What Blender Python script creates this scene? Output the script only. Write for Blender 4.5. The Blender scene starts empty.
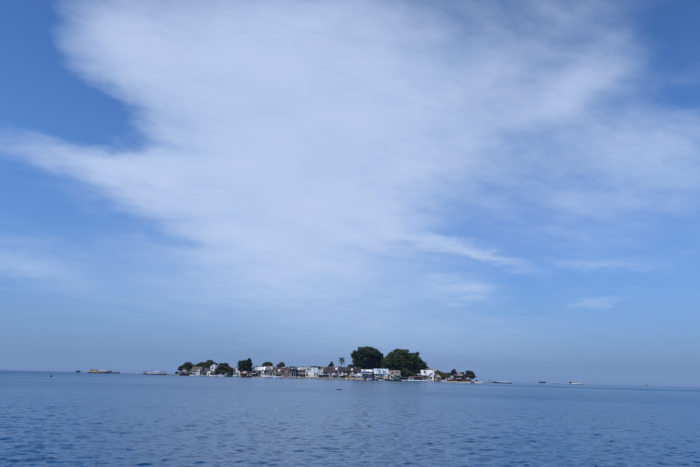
import bpy, bmesh, math, random
import numpy as np
from mathutils import Vector, Matrix

R = math.radians
scene = bpy.context.scene
C = scene.collection

# ------------------------------------------------------------------ camera
CAM_H = 1.3
cam_d = bpy.data.cameras.new('camera')
cam_d.lens = 28.0
cam_d.sensor_width = 36.0
cam_d.clip_start = 0.1
cam_d.clip_end = 120000.0
cam = bpy.data.objects.new('camera', cam_d)
C.objects.link(cam)
PITCH, ROLL = R(14.86), R(1.4)
cam.matrix_world = (Matrix.Translation((0, 0, CAM_H)) @ Matrix.Rotation(R(90) + PITCH, 4, 'X')
                    @ Matrix.Rotation(ROLL, 4, 'Z'))
scene.camera = cam

# ------------------------------------------------------------------ sun, sky, exposure
SUN_EL, SUN_AZ = R(56), R(228)          # azimuth clockwise from +Y (the way the camera looks): behind, to the left
sun_dir = Vector((math.sin(SUN_AZ) * math.cos(SUN_EL), math.cos(SUN_AZ) * math.cos(SUN_EL), math.sin(SUN_EL)))
sun_d = bpy.data.lights.new('sun', 'SUN')
sun_d.energy = 4.5
sun_d.angle = R(0.6)
sun_d.color = (1.0, 0.955, 0.89)
sun = bpy.data.objects.new('sun', sun_d)
C.objects.link(sun)
sun.rotation_euler = sun_dir.to_track_quat('Z', 'Y').to_euler()
sun.location = (0, -50, 80)

scene.view_settings.view_transform = 'Standard'
scene.view_settings.look = 'None'
scene.view_settings.exposure = 0.0
scene.view_settings.gamma = 1.0
scene.view_settings.use_curve_mapping = False
scene.render.engine = 'CYCLES'
cy = scene.cycles
cy.use_denoising = True
try:
    cy.denoiser = 'OPENIMAGEDENOISE'
    cy.denoising_input_passes = 'RGB_ALBEDO_NORMAL'
    cy.denoising_prefilter = 'ACCURATE'
except Exception:
    pass
cy.max_bounces = 6
cy.diffuse_bounces = 3
cy.glossy_bounces = 3
cy.transparent_max_bounces = 8
cy.volume_bounces = 0
cy.sample_clamp_indirect = 6.0


class NT:
    """small helper to write node trees as expressions"""
    def __init__(self, tree):
        self.t = tree
        self.n = tree.nodes
        self.l = tree.links

    def new(self, kind, **props):
        n = self.n.new(kind)
        for k, v in props.items():
            setattr(n, k, v)
        return n

    def put(self, sock, v):
        if hasattr(v, 'is_linked'):
            self.l.new(v, sock)
        elif v is not None:
            sock.default_value = v

    def math(self, op, a, b=None, c=None, clamp=False):
        n = self.new('ShaderNodeMath', operation=op, use_clamp=clamp)
        self.put(n.inputs[0], a)
        self.put(n.inputs[1], b)
        self.put(n.inputs[2], c)
        return n.outputs[0]

    def vmath(self, op, a, b=None, scale=None):
        n = self.new('ShaderNodeVectorMath', operation=op)
        self.put(n.inputs[0], a)
        self.put(n.inputs[1], b)
        if scale is not None:
            self.put(n.inputs['Scale'], scale)
        return n.outputs['Value'] if op in ('LENGTH', 'DOT_PRODUCT', 'DISTANCE') else n.outputs['Vector']

    def maprange(self, v, a, b, c, d, interp='SMOOTHSTEP'):
        n = self.new('ShaderNodeMapRange', interpolation_type=interp)
        for i, x in enumerate((v, a, b, c, d)):
            self.put(n.inputs[i], x)
        return n.outputs[0]

    def noise(self, vec, scale, detail=4, rough=0.55, lac=2.0, dist=0.0, color=False):
        n = self.new('ShaderNodeTexNoise')
        self.put(n.inputs['Vector'], vec)
        n.inputs['Scale'].default_value = scale
        n.inputs['Detail'].default_value = detail
        n.inputs['Roughness'].default_value = rough
        n.inputs['Lacunarity'].default_value = lac
        n.inputs['Distortion'].default_value = dist
        return n.outputs['Color'] if color else n.outputs['Fac']

    def mix(self, f, a, b):
        n = self.new('ShaderNodeMix', data_type='RGBA')
        self.put(n.inputs[0], f)
        self.put(n.inputs[6], a)
        self.put(n.inputs[7], b)
        return n.outputs[2]

    def sep(self, v):
        n = self.new('ShaderNodeSeparateXYZ')
        self.put(n.inputs[0], v)
        return n.outputs

    def comb(self, x, y, z=0.0):
        n = self.new('ShaderNodeCombineXYZ')
        self.put(n.inputs[0], x)
        self.put(n.inputs[1], y)
        self.put(n.inputs[2], z)
        return n.outputs[0]


# thin high cloud over the whole sky: (azimuth, elevation, half width, half height, tilt, thickness), degrees
CLOUD_MASSES = [
    (-7.1, 25.3, 26.6, 19.2, 4, 0.95),
    (-17.7, 30.9, 16.3, 7.9, 9, 0.45),
    (-8.9, 18.0, 18.9, 11.4, 4, 0.40),
    (-2.1, 11.5, 18.2, 10.5, -8, 0.30),
    (-27.1, 30.9, 7.1, 5.5, -5, 0.42),
    (3.1, 32.6, 16.6, 8.6, -0, 0.15),
    (-27.7, 20.0, 15.2, 2.4, 2, 0.62),
    (-21.3, 17.7, 5.8, 3.9, 8, 0.30),
    (-36.7, 29.8, 5.3, 9.9, 9, -0.75),
    (-25.1, 23.1, 5.8, 2.6, -9, -0.58),
    (-30.9, 24.6, 6.9, 3.2, 2, -0.55),
    (-30.0, 14.9, 7.9, 2.2, -4, -0.30),
    (-20.8, 14.0, 6.3, 1.6, -14, -0.28),
    (-31.7, 10.0, 8.8, 3.0, -10, 0.42),
    (-22.0, 7.8, 14.6, 3.8, -2, 0.12),
    (25.4, 28.4, 7.1, 3.4, 14, 0.42),
    (30.5, 20.4, 8.7, 4.5, -25, 0.28),
    (18.7, 26.8, 7.2, 2.9, 7, 0.15),
    (25.6, 15.8, 8.1, 2.4, -16, 0.10),
    (35.0, 30.9, 5.9, 4.1, -16, -0.30),
    (34.4, 24.5, 4.2, 1.7, -23, -0.35),
    (13.0, 13.0, 10.2, 1.1, -17, 0.50),
    (9.5, 3.5, 23.1, 4.0, 1, 0.30),
    (5.4, 15.8, 6.5, 2.1, -15, 0.20),
    (11.7, 9.0, 5.6, 1.6, -3, 0.40),
    (26.1, 11.3, 7.4, 1.3, -8, 0.42),
    (24.9, 7.5, 4.4, 0.7, 11, 0.34),
    (24.2, 10.2, 12.5, 2.9, -3, -0.10),
    (18.6, 8.9, 3.8, 4.0, -2, -0.10),
    (23.6, 24.2, 29.3, 18.0, -8, 0.36),
    (-2.9, 4.7, 27.0, 7.1, 2, 0.14),
    (-9.1, 36.7, 31.1, 5.4, 5, 0.25),
    (8.9, 27.5, 15.9, 12.9, -2, 0.18),
    (-5.1, 7.7, 34.5, 9.3, 2, 0.22),
    (21.2, 32.1, 11.2, 4.7, 9, 0.14),
    (25.9, 18.2, 8.2, 3.8, -7, 0.16),
    (-29.5, 22.9, 8.0, 5.4, 13, -0.20),
]
world = bpy.data.worlds.new('World')
scene.world = world
world.use_nodes = True
w = NT(world.node_tree)
w.n.clear()
out = w.new('ShaderNodeOutputWorld')
sky = w.new('ShaderNodeTexSky', sky_type='NISHITA')
sky.sun_disc = False
sky.sun_elevation = SUN_EL
sky.sun_rotation = SUN_AZ
sky.altitude = 0
sky.air_density = 1.0
sky.dust_density = 0.3
sky.ozone_density = 3.0
tc = w.new('ShaderNodeTexCoord')
d = tc.outputs['Generated']
dx, dy, dz = w.sep(d)
az = w.math('MULTIPLY', w.math('ARCTAN2', dx, dy), 180 / math.pi)
el = w.math('MULTIPLY', w.math('ARCSINE', dz), 180 / math.pi)
ae = w.comb(az, el)
# cloud-layer coordinates: where the line of sight meets a layer overhead
lay = w.vmath('SCALE', w.comb(dx, dy), None, w.math('DIVIDE', 1.0, w.math('ADD', w.math('MAXIMUM', dz, 0.0), 0.12)))
# frayed outlines
warp1 = w.vmath('SUBTRACT', w.noise(lay, 1.1, 3, 0.55, color=True), (0.5, 0.5, 0.5))
warp2 = w.vmath('SUBTRACT', w.noise(lay, 4.5, 5, 0.6, color=True), (0.5, 0.5, 0.5))
aew = w.vmath('ADD', ae, w.vmath('MULTIPLY', warp1, (5.0, 3.0, 0.0)))
aew = w.vmath('ADD', aew, w.vmath('MULTIPLY', warp2, (5.0, 3.5, 0.0)))
dens = None
for (ca, ce, ha, hb, tilt, s) in CLOUD_MASSES:
    v = w.vmath('SUBTRACT', aew, (ca, ce, 0.0))
    rt = w.new('ShaderNodeVectorRotate', rotation_type='Z_AXIS')
    w.put(rt.inputs['Vector'], v)
    rt.inputs['Angle'].default_value = R(-tilt)
    r = w.vmath('LENGTH', w.vmath('MULTIPLY', rt.outputs[0], (1 / ha, 1 / hb, 0.0)))
    m = w.maprange(r, 0.0, 1.15, s, 0.0)
    dens = m if dens is None else w.math('ADD', dens, m)
# the rest of the sky carries the same broken veil
away = w.maprange(w.math('ABSOLUTE', az), 38.0, 60.0, 0.0, 1.0)
up = w.maprange(el, 40.0, 56.0, 0.0, 1.0)
out_view = w.math('MAXIMUM', away, up)
veil = w.maprange(w.noise(lay, 0.9, 4, 0.5), 0.40, 0.68, 0.0, 0.45)
dens = w.math('ADD', w.math('MULTIPLY', dens, w.math('SUBTRACT', 1.0, out_view)), w.math('MULTIPLY', veil, out_view))
# wisps drawn out along the wind, fine structure inside the veil
lr = w.new('ShaderNodeVectorRotate', rotation_type='Z_AXIS')
w.put(lr.inputs['Vector'], w.vmath('ADD', lay, w.vmath('SCALE', warp1, None, 0.25)))
lr.inputs['Angle'].default_value = R(-28)
wisp = w.noise(w.vmath('MULTIPLY', lr.outputs[0], (1.0, 2.4, 1.0)), 1.8, 7, 0.56)
fine = w.noise(lay, 3.0, 6, 0.58)
tex = w.math('ADD', w.math('MULTIPLY', w.math('SUBTRACT', wisp, 0.5), 0.55), w.math('MULTIPLY', w.math('SUBTRACT', fine, 0.5), 0.5))
low = w.maprange(el, 3.0, 22.0, 0.2, 1.0)
thread = w.noise(w.vmath('MULTIPLY', lr.outputs[0], (1.0, 1.9, 1.0)), 7.0, 6, 0.62, dist=0.6)
tex = w.math('ADD', tex, w.math('MULTIPLY', w.math('SUBTRACT', thread, 0.5), 0.30))
dens = w.math('ADD', w.math('ADD', dens, 0.08), w.math('MULTIPLY', tex, low))
cover = w.maprange(dens, -0.04, 1.18, 0.0, 0.92)
# moist air low over the sea
haze_f = w.math('MINIMUM', w.math('MULTIPLY', w.math('POWER', 2.718, w.math('DIVIDE', w.math('MAXIMUM', el, 0.0), -11.5)), 1.15), 0.98)

SKY_K = 0.1
sky_col = w.mix(haze_f, w.vmath('SCALE', w.vmath('MULTIPLY', sky.outputs[0], (0.52, 0.93, 1.42)), None, w.maprange(el, 18.0, 48.0, SKY_K * 1.06, SKY_K * 0.80)), (0.174, 0.280, 0.512, 1))
cloud_col = w.mix(w.maprange(fine, 0.3, 0.7, 0.0, 1.0), (0.465, 0.60, 0.85, 1), (0.52, 0.63, 0.86, 1))
veiled = w.mix(w.math('MULTIPLY', cover, w.maprange(el, 0.0, 9.0, 0.28, 1.0)), sky_col, cloud_col)
bg = w.new('ShaderNodeBackground')
w.put(bg.inputs['Color'], w.vmath('SCALE', veiled, None, 1 / SKY_K))
bg.inputs['Strength'].default_value = SKY_K
w.l.new(bg.outputs[0], out.inputs['Surface'])
world.cycles.sampling_method = 'MANUAL'
world.cycles.sample_map_resolution = 512


# ------------------------------------------------------------------ helpers for objects
def mark(o, label=None, category=None, group=None, kind=None):
    for k, v in (('label', label), ('category', category), ('group', group), ('kind', kind)):
        if v:
            o[k] = v
    return o


def empty(name, loc, rz=0.0):
    o = bpy.data.objects.new(name, None)
    o.empty_display_size = 0.5
    C.objects.link(o)
    o.location = loc
    o.rotation_euler = (0, 0, rz)
    return o


def link_mesh(name, me, mat, parent=None, loc=None):
    o = bpy.data.objects.new(name, me)
    if mat is not None and not me.materials:
        for m_ in (mat if isinstance(mat, (list, tuple)) else [mat]):
            me.materials.append(m_)
    C.objects.link(o)
    if parent is not None:
        o.parent = parent
    if loc is not None:
        o.location = loc
    return o


# where a direction in the picture meets the sea: world x for a place seen px pixels across at depth Y
F_PX = 700 * 28.0 / 36.0


def X(px, Y):
    """world x at depth Y of the place whose foot is seen px (of 700) across"""
    # line of the horizon in the picture, then the ray through it
    x = px - 350.0
    # on the sea horizon: y2 = -F tan(pitch); rotate by roll
    c, s = math.cos(ROLL), math.sin(ROLL)
    y2 = -F_PX * math.tan(PITCH)
    # x = x2*c + y2*s  (roll)
    x2 = (x - y2 * s) / c
    return x2 / (F_PX * math.cos(PITCH) - y2 * math.sin(PITCH)) * Y


# ------------------------------------------------------------------ the sea: one sheet, real waves near by
def make_sea():
    rng = np.random.default_rng(11)
    nr, nc = 1050, 700
    rows = 6.0 * (140.0 / 6.0) ** np.linspace(0, 1, nr)
    far = np.array([170, 220, 300, 360, 450, 600, 900, 1500, 3000, 7000, 15000, 30000.0])
    rows = np.concatenate([rows, far])
    t = np.linspace(-0.92, 0.92, nc)
    T, Yg = np.meshgrid(t, rows)
    Xg = T * Yg
    Z = np.zeros_like(Xg)
    dyr = np.gradient(rows)[:, None] * np.ones_like(T)
    dxr = (t[1] - t[0]) * Yg
    n_w = 120
    lam = 0.12 * (1.1 / 0.12) ** (rng.random(n_w))
    wind = R(-72)
    ang = wind + rng.normal(0, 0.75, n_w)
    ph = rng.random(n_w) * 2 * np.pi
    for i in range(n_w):
        k = 2 * np.pi / lam[i]
        kx, ky = k * math.cos(ang[i]), k * math.sin(ang[i])
        steep = 0.0175 * (1.0 if lam[i] < 0.4 else (0.4 / lam[i]) ** 1.0)
        a = steep / k
        step = np.abs(kx / k) * dxr + np.abs(ky / k) * dyr
        fade = np.clip(1.6 - step / lam[i] * 4.5, 0, 1)
        arg = kx * Xg + ky * Yg + ph[i]
        Z += a * fade * (np.sin(arg) + 0.25 * np.cos(2 * arg))
    # gusts: patches of stronger and weaker ripples
    g = 0.8 + 0.35 * np.sin(Xg * 0.11 + 1.3 + 0.8 * np.sin(Yg * 0.05)) * np.sin(Yg * 0.083 + 0.4 + 0.7 * np.sin(Xg * 0.07))
    Z *= g
    edge = np.clip((0.92 - np.abs(T)) / 0.06, 0, 1) * np.clip((Yg - 6.0) / 0.8, 0, 1) * np.clip((138 - Yg) / 60, 0, 1)
    Z *= edge
    nrr = len(rows)
    verts = np.stack([Xg, Yg, Z], -1).reshape(-1, 3)
    idx = np.arange(nrr * nc).reshape(nrr, nc)
    q = np.stack([idx[:-1, :-1], idx[:-1, 1:], idx[1:, 1:], idx[1:, :-1]], -1).reshape(-1, 4)
    # calm outer sheet: both sides and behind
    S = 30000.0
    ev = list()
    base = len(verts)
    extra = []
    quads = []
    def add(p):
        extra.append(p)
        return base + len(extra) - 1
    l_out = [add((-S, y, 0)) for y in rows]
    r_out = [add((S, y, 0)) for y in rows]
    for i in range(nrr - 1):
        quads.append((l_out[i], idx[i, 0], idx[i + 1, 0], l_out[i + 1]))
        quads.append((idx[i, -1], r_out[i], r_out[i + 1], idx[i + 1, -1]))
    b = [add((-S, -S, 0)), add((idx[0, 0] * 0 + verts[idx[0, 0]][0], -S, 0)), add((verts[idx[0, -1]][0], -S, 0)), add((S, -S, 0))]
    quads.append((b[0], b[1], idx[0, 0], l_out[0]))
    quads.append((b[2], b[3], r_out[0], idx[0, -1]))
    verts = np.concatenate([verts, np.array(extra)], 0)
    me = bpy.data.meshes.new('sea')
    back = [b[1], b[2]] + [int(v) for v in idx[0, ::-1]]
    nq = len(q) + len(quads)
    allq = np.concatenate([q, np.array(quads)], 0)
    loops = np.concatenate([allq.reshape(-1), np.array(back)])
    me.vertices.add(len(verts))
    me.vertices.foreach_set('co', verts.reshape(-1))
    me.loops.add(len(loops))
    me.loops.foreach_set('vertex_index', loops.astype(np.int32))
    me.polygons.add(nq + 1)
    me.polygons.foreach_set('loop_start', np.concatenate([np.arange(nq) * 4, [nq * 4]]).astype(np.int32))
    me.update(calc_edges=True)
    me.polygons.foreach_set('use_smooth', np.ones(nq + 1, dtype=bool))
    me.validate()
    return me


def sea_material():
    m = bpy.data.materials.new('sea_water')
    m.use_nodes = True
    s = NT(m.node_tree)
    s.n.clear()
    o = s.new('ShaderNodeOutputMaterial')
    geo = s.new('ShaderNodeNewGeometry')
    pos = geo.outputs['Position']
    px, py, pz = s.sep(pos)
    # ripples as tilted facets, three sizes; crests lie across the wind
    stretch = s.vmath('MULTIPLY', pos, (0.7, 1.0, 1.0))
    n1 = s.vmath('SUBTRACT', s.noise(stretch, 7.5, 3, 0.6, color=True), (0.5, 0.5, 0.5))
    n2 = s.vmath('SUBTRACT', s.noise(stretch, 1.7, 3, 0.6, color=True), (0.5, 0.5, 0.5))
    n3 = s.vmath('SUBTRACT', s.noise(stretch, 0.33, 2, 0.5, color=True), (0.5, 0.5, 0.5))
    dist = s.math('SQRT', s.math('ADD', s.math('MULTIPLY', px, px), s.math('MULTIPLY', py, py)))
    far = s.maprange(dist, 15.0, 120.0, 0.0, 1.0)
    # wind on the water: slicks and ruffled streaks, long across the view
    cat = s.noise(s.vmath('MULTIPLY', pos, (0.012, 0.03, 0.0)), 1.0, 3, 0.55)
    wind = s.maprange(cat, 0.35, 0.68, 0.72, 1.3)
    # one ruffled tide line running out to the right; slicks on both sides of it, livelier water near by
    wob = s.math('MULTIPLY', s.math('SUBTRACT', s.noise(s.vmath('MULTIPLY', pos, (0.02, 0.0, 0.0)), 1.0, 3, 0.5), 0.5), 14.0)
    ly = s.math('ADD', s.math('ADD', py, wob), s.math('MULTIPLY', px, 0.60))
    right = s.maprange(px, 15.0, 60.0, 0.0, 1.0)
    line = s.math('MULTIPLY', s.math('MULTIPLY', s.maprange(ly, 210.0, 226.0, 0.0, 1.0), s.maprange(ly, 248.0, 266.0, 1.0, 0.0)), right)
    dn = s.math('MULTIPLY', dist, s.maprange(s.noise(s.vmath('MULTIPLY', pos, (0.02, 0.05, 0.0)), 1.0, 4, 0.6), 0.3, 0.7, 0.6, 1.4, 'LINEAR'))
    calm = s.maprange(dn, 25.0, 95.0, 1.0, s.math('SUBTRACT', 1.0, s.math('MULTIPLY', s.maprange(px, -150.0, -20.0, 0.0, 1.0), 0.62)))
    amp = s.math('ADD', s.math('MULTIPLY', wind, calm), s.math('MULTIPLY', line, 1.0))
    amp = s.math('MULTIPLY', amp, s.maprange(dist, 380.0, 1500.0, 1.0, 0.22))
    # ripples too small to draw one by one farther out become roughness
    near = s.maprange(dn, 10.0, 75.0, 1.0, 0.0)
    a1 = s.vmath('SCALE', n1, None, s.math('MULTIPLY', wind, s.math('ADD', 0.05, s.math('MULTIPLY', near, 0.9))))
    a2 = s.vmath('SCALE', n2, None, s.math('MULTIPLY', wind, s.math('ADD', 0.10, s.math('MULTIPLY', near, 0.16))))
    a3 = s.vmath('SCALE', n3, None, s.math('MULTIPLY', wind, s.math('MULTIPLY', far, 0.06)))
    tot = s.vmath('ADD', a1, s.vmath('ADD', a2, a3))
    tot = s.vmath('MULTIPLY', tot, (1.0, 1.0, 0.0))
    nrm = s.vmath('NORMALIZE', s.vmath('ADD', geo.outputs['Normal'], tot))
    b = s.new('ShaderNodeBsdfPrincipled')
    s.put(b.inputs['Base Color'], s.mix(s.noise(pos, 0.02, 2, 0.5), (0.001, 0.034, 0.104, 1), (0.002, 0.040, 0.115, 1)))
    s.put(b.inputs['Roughness'], s.math('MULTIPLY_ADD', s.math('SQRT', amp), s.math('SUBTRACT', 0.33, s.math('MULTIPLY', near, 0.24)), 0.0))
    b.inputs['IOR'].default_value = 1.333
    s.put(b.inputs['Normal'], nrm)
    s.l.new(b.outputs[0], o.inputs['Surface'])
    return m


sea = link_mesh('sea', make_sea(), sea_material())
mark(sea, 'rippled deep blue open sea reaching the horizon', 'sea', kind='structure')


# ------------------------------------------------------------------ the damp air over the sea
def make_haze():
    S = 31000.0
    bm = bmesh.new()
    bmesh.ops.create_cube(bm, size=1.0, matrix=Matrix.Translation((0, 0, 20.5)) @ Matrix.Diagonal((2 * S, 2 * S, 43.0, 1)))
    me = bpy.data.meshes.new('haze')
    bm.to_mesh(me)
    bm.free()
    m = bpy.data.materials.new('sea_air')
    m.use_nodes = True
    s = NT(m.node_tree)
    s.n.clear()
    o = s.new('ShaderNodeOutputMaterial')
    v = s.new('ShaderNodeVolumePrincipled')
    v.inputs['Color'].default_value = HAZE_COL
    v.inputs['Density'].default_value = HAZE_DENS
    v.inputs['Anisotropy'].default_value = 0.0
    s.l.new(v.outputs[0], o.inputs['Volume'])
    return link_mesh('haze', me, m)


HAZE_COL = (0.38, 0.53, 0.80, 1)
HAZE_DENS = 0.00006
mark(make_haze(), 'thin bluish sea haze', 'haze', kind='stuff')


# ------------------------------------------------------------------ materials of built things
MATS = {}


def mat_base(name):
    m = bpy.data.materials.new(name)
    m.use_nodes = True
    s = NT(m.node_tree)
    s.n.clear()
    o = s.new('ShaderNodeOutputMaterial')
    b = s.new('ShaderNodeBsdfPrincipled')
    s.l.new(b.outputs[0], o.inputs['Surface'])
    tc_ = s.new('ShaderNodeTexCoord')
    return m, s, b, tc_.outputs['Object'], o


def mul(c, k):
    return (min(c[0] * k, 1), min(c[1] * k, 1), min(c[2] * k, 1), 1)


def painted(name, col, rough=0.75, wear=0.35, scale=0.6, dirt=(0.10, 0.085, 0.07)):
    """paint or render with blotches, rain streaks and bare patches"""
    if name in MATS:
        return MATS[name]
    m, s, b, oc, o = mat_base(name)
    blotch = s.noise(oc, scale, 5, 0.6)
    streak = s.noise(s.vmath('MULTIPLY', oc, (3.0, 3.0, 0.35)), 1.0, 4, 0.6)
    c = s.mix(s.maprange(blotch, 0.35, 0.7, 0.0, 1.0), mul(col, 1.06), mul(col, 0.82))
    f = s.math('MULTIPLY', s.maprange(streak, 0.52, 0.75, 0.0, 1.0), wear)
    c = s.mix(f, c, (*dirt, 1))
    s.put(b.inputs['Base Color'], c)
    b.inputs['Roughness'].default_value = rough
    b.inputs['Specular IOR Level'].default_value = 0.3
    bp = s.new('ShaderNodeBump')
    bp.inputs['Strength'].default_value = 0.25
    bp.inputs['Distance'].default_value = 0.03
    s.put(bp.inputs['Height'], s.noise(oc, 6.0, 4, 0.6))
    s.l.new(bp.outputs[0], b.inputs['Normal'])
    MATS[name] = m
    return m


def sheet_roof(name, col, rust=0.3, rough=0.5, metal=0.0):
    """corrugated sheet: ridges run down the slope, rust in sheets and along laps"""
    if name in MATS:
        return MATS[name]
    m, s, b, oc, o = mat_base(name)
    x_, y_, z_ = s.sep(oc)
    sheet = s.new('ShaderNodeTexWhiteNoise', noise_dimensions='1D')
    s.put(sheet.inputs['W'], s.math('FLOOR', s.math('DIVIDE', s.math('ADD', x_, s.math('MULTIPLY', y_, 0.01)), 0.85)))
    tone = s.maprange(sheet.outputs['Value'], 0.0, 1.0, 0.62, 1.18, 'LINEAR')
    c = s.vmath('SCALE', col, None, tone)
    r1 = s.noise(s.vmath('MULTIPLY', oc, (1.4, 0.4, 0.4)), 1.0, 6, 0.65)
    c = s.mix(s.math('MULTIPLY', s.maprange(r1, 0.45, 0.72, 0.0, 1.0), rust), c, (0.085, 0.042, 0.030, 1))
    s.put(b.inputs['Base Color'], c)
    b.inputs['Roughness'].default_value = rough
    b.inputs['Metallic'].default_value = metal
    bp = s.new('ShaderNodeBump')
    bp.inputs['Strength'].default_value = 0.5
    bp.inputs['Distance'].default_value = 0.04
    s.put(bp.inputs['Height'], s.math('SINE', s.math('MULTIPLY', x_, 2 * math.pi / 0.22)))
    s.l.new(bp.outputs[0], b.inputs['Normal'])
    MATS[name] = m
    return m


def timber(name, col, rough=0.8):
    if name in MATS:
        return MATS[name]
    m, s, b, oc, o = mat_base(name)
    g = s.noise(s.vmath('MULTIPLY', oc, (5.0, 5.0, 0.5)), 1.5, 5, 0.6)
    x_, y_, z_ = s.sep(oc)
    pl = s.new('ShaderNodeTexWhiteNoise', noise_dimensions='1D')
    s.put(pl.inputs['W'], s.math('FLOOR', s.math('DIVIDE', x_, 0.24)))
    c = s.vmath('SCALE', col, None, s.math('ADD', s.math('MULTIPLY', g, 0.8), s.math('MULTIPLY', pl.outputs['Value'], 0.5)))
    s.put(b.inputs['Base Color'], c)
    b.inputs['Roughness'].default_value = rough
    MATS[name] = m
    return m


def glass(name='dark_glass', col=(0.012, 0.016, 0.02)):
    if name in MATS:
        return MATS[name]
    m, s, b, oc, o = mat_base(name)
    b.inputs['Base Color'].default_value = (*col, 1)
    b.inputs['Roughness'].default_value = 0.12
    MATS[name] = m
    return m


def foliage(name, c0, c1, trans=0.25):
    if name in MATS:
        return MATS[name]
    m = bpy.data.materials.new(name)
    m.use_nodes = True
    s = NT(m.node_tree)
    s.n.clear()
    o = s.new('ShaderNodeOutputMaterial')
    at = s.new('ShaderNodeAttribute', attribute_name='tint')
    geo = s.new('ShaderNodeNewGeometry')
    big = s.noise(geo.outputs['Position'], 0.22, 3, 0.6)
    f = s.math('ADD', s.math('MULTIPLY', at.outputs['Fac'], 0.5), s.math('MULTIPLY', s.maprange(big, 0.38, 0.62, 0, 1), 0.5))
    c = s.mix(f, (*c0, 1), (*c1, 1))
    b = s.new('ShaderNodeBsdfPrincipled')
    s.put(b.inputs['Base Color'], c)
    b.inputs['Roughness'].default_value = 0.55
    b.inputs['Specular IOR Level'].default_value = 0.25
    t_ = s.new('ShaderNodeBsdfTranslucent')
    s.put(t_.inputs['Color'], s.vmath('MULTIPLY', c, (1.2, 1.3, 0.5)))
    mx = s.new('ShaderNodeMixShader')
    mx.inputs[0].default_value = trans
    s.l.new(b.outputs[0], mx.inputs[1])
    s.l.new(t_.outputs[0], mx.inputs[2])
    s.l.new(mx.outputs[0], o.inputs['Surface'])
    MATS[name] = m
    return m


def ground_material():
    m, s, b, oc, o = mat_base('sand_and_soil')
    geo = s.new('ShaderNodeNewGeometry')
    pos = geo.outputs['Position']
    x_, y_, z_ = s.sep(pos)
    n_ = s.noise(pos, 0.25, 5, 0.6)
    fine_ = s.noise(pos, 3.0, 4, 0.6)
    dry = s.mix(fine_, (0.54, 0.50, 0.42, 1), (0.68, 0.64, 0.56, 1))
    soil = s.mix(fine_, (0.085, 0.07, 0.055, 1), (0.16, 0.135, 0.105, 1))
    grown = s.mix(s.maprange(n_, 0.52, 0.62, 0, 1), soil, (0.055, 0.075, 0.03, 1))
    sandy = s.maprange(s.math('ADD', s.math('MULTIPLY', x_, 0.02), s.math('MULTIPLY', n_, 0.8)), 1.2, 2.0, 0.10, 1.0)
    c = s.mix(sandy, grown, dry)
    wet = s.maprange(z_, 0.10, 0.35, 1.0, 0.0)
    c = s.mix(s.math('MULTIPLY', wet, 0.75), c, (0.16, 0.135, 0.10, 1))
    s.put(b.inputs['Base Color'], c)
    b.inputs['Roughness'].default_value = 0.9
    return m


# ------------------------------------------------------------------ mesh builder
class MB:
    def __init__(self):
        self.v = []
        self.f = []

    def quad(self, *p):
        n = len(self.v)
        self.v += [tuple(q) for q in p]
        self.f.append(tuple(range(n, n + len(p))))
        return self

    def box(self, x0, x1, y0, y1, z0, z1):
        n = len(self.v)
        self.v += [(x0, y0, z0), (x1, y0, z0), (x1, y1, z0), (x0, y1, z0), (x0, y0, z1), (x1, y0, z1), (x1, y1, z1), (x0, y1, z1)]
        for a in ((3, 2, 1, 0), (4, 5, 6, 7), (0, 1, 5, 4), (1, 2, 6, 5), (2, 3, 7, 6), (3, 0, 4, 7)):
            self.f.append(tuple(n + i for i in a))
        return self

    def prism(self, poly, axis, a0, a1):
        """extrude a closed outline: axis 'x' takes (y, z) points, 'y' takes (x, z), 'z' takes (x, y)"""
        n = len(self.v)
        k = len(poly)
        for a in (a0, a1):
            for (p, q) in poly:
                self.v.append({'x': (a, p, q), 'y': (p, a, q), 'z': (p, q, a)}[axis])
        self.f.append(tuple(n + i for i in range(k)))
        self.f.append(tuple(n + k + i for i in reversed(range(k))))
        for i in range(k):
            j = (i + 1) % k
            self.f.append((n + j, n + i, n + k + i, n + k + j))
        return self

    def tube(self, pts, radii, seg=7, cap=True):
        pts = [Vector(p) for p in pts]
        rings = []
        for i, p in enumerate(pts):
            t = (pts[min(i + 1, len(pts) - 1)] - pts[max(i - 1, 0)]).normalized()
            a = t.orthogonal().normalized() if abs(t.z) < 0.9 else Vector((1, 0, 0))
            a = (a - t * a.dot(t)).normalized()
            b_ = t.cross(a)
            n = len(self.v)
            for k in range(seg):
                an = 2 * math.pi * k / seg
                self.v.append(tuple(p + (a * math.cos(an) + b_ * math.sin(an)) * radii[i]))
            rings.append(n)
        for i in range(len(rings) - 1):
            for k in range(seg):
                k2 = (k + 1) % seg
                self.f.append((rings[i] + k, rings[i] + k2, rings[i + 1] + k2, rings[i + 1] + k))
        if cap:
            self.f.append(tuple(rings[0] + k for k in reversed(range(seg))))
            self.f.append(tuple(rings[-1] + k for k in range(seg)))
        return self

    def build(self, name, mat, parent=None, smooth=False, loc=None):
        me = bpy.data.meshes.new(name)
        me.from_pydata(self.v, [], self.f)
        if smooth:
            me.polygons.foreach_set('use_smooth', [True] * len(me.polygons))
        bm = bmesh.new()
        bm.from_mesh(me)
        bmesh.ops.recalc_face_normals(bm, faces=bm.faces)
        bm.to_mesh(me)
        bm.free()
        me.update()
        return link_mesh(name, me, mat, parent, loc)


def part_box(name, mat, parent, *b, bevel=0.0):
    mb = MB().box(*b)
    return mb.build(name, mat, parent)


# ------------------------------------------------------------------ the island's ground
SHORE = [(166, 470), (180, 462), (200, 452), (250, 438), (300, 428), (350, 421), (400, 417), (440, 415), (480, 418), (486, 420)]


def shore(px):
    xs, ys = zip(*SHORE)
    return float(np.interp(px, xs, ys))


def place(px, back):
    """world (x, y) of a spot on the island, back metres behind the water's edge"""
    Y = shore(px) + back
    return X(px, Y), Y


def hz(h, Y):
    """metres of height for h of the photograph's pixels at depth Y"""
    return h * 0.728 * Y / 420.0


def wpx(n, Y):
    return n * Y / (F_PX / math.cos(PITCH))


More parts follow.
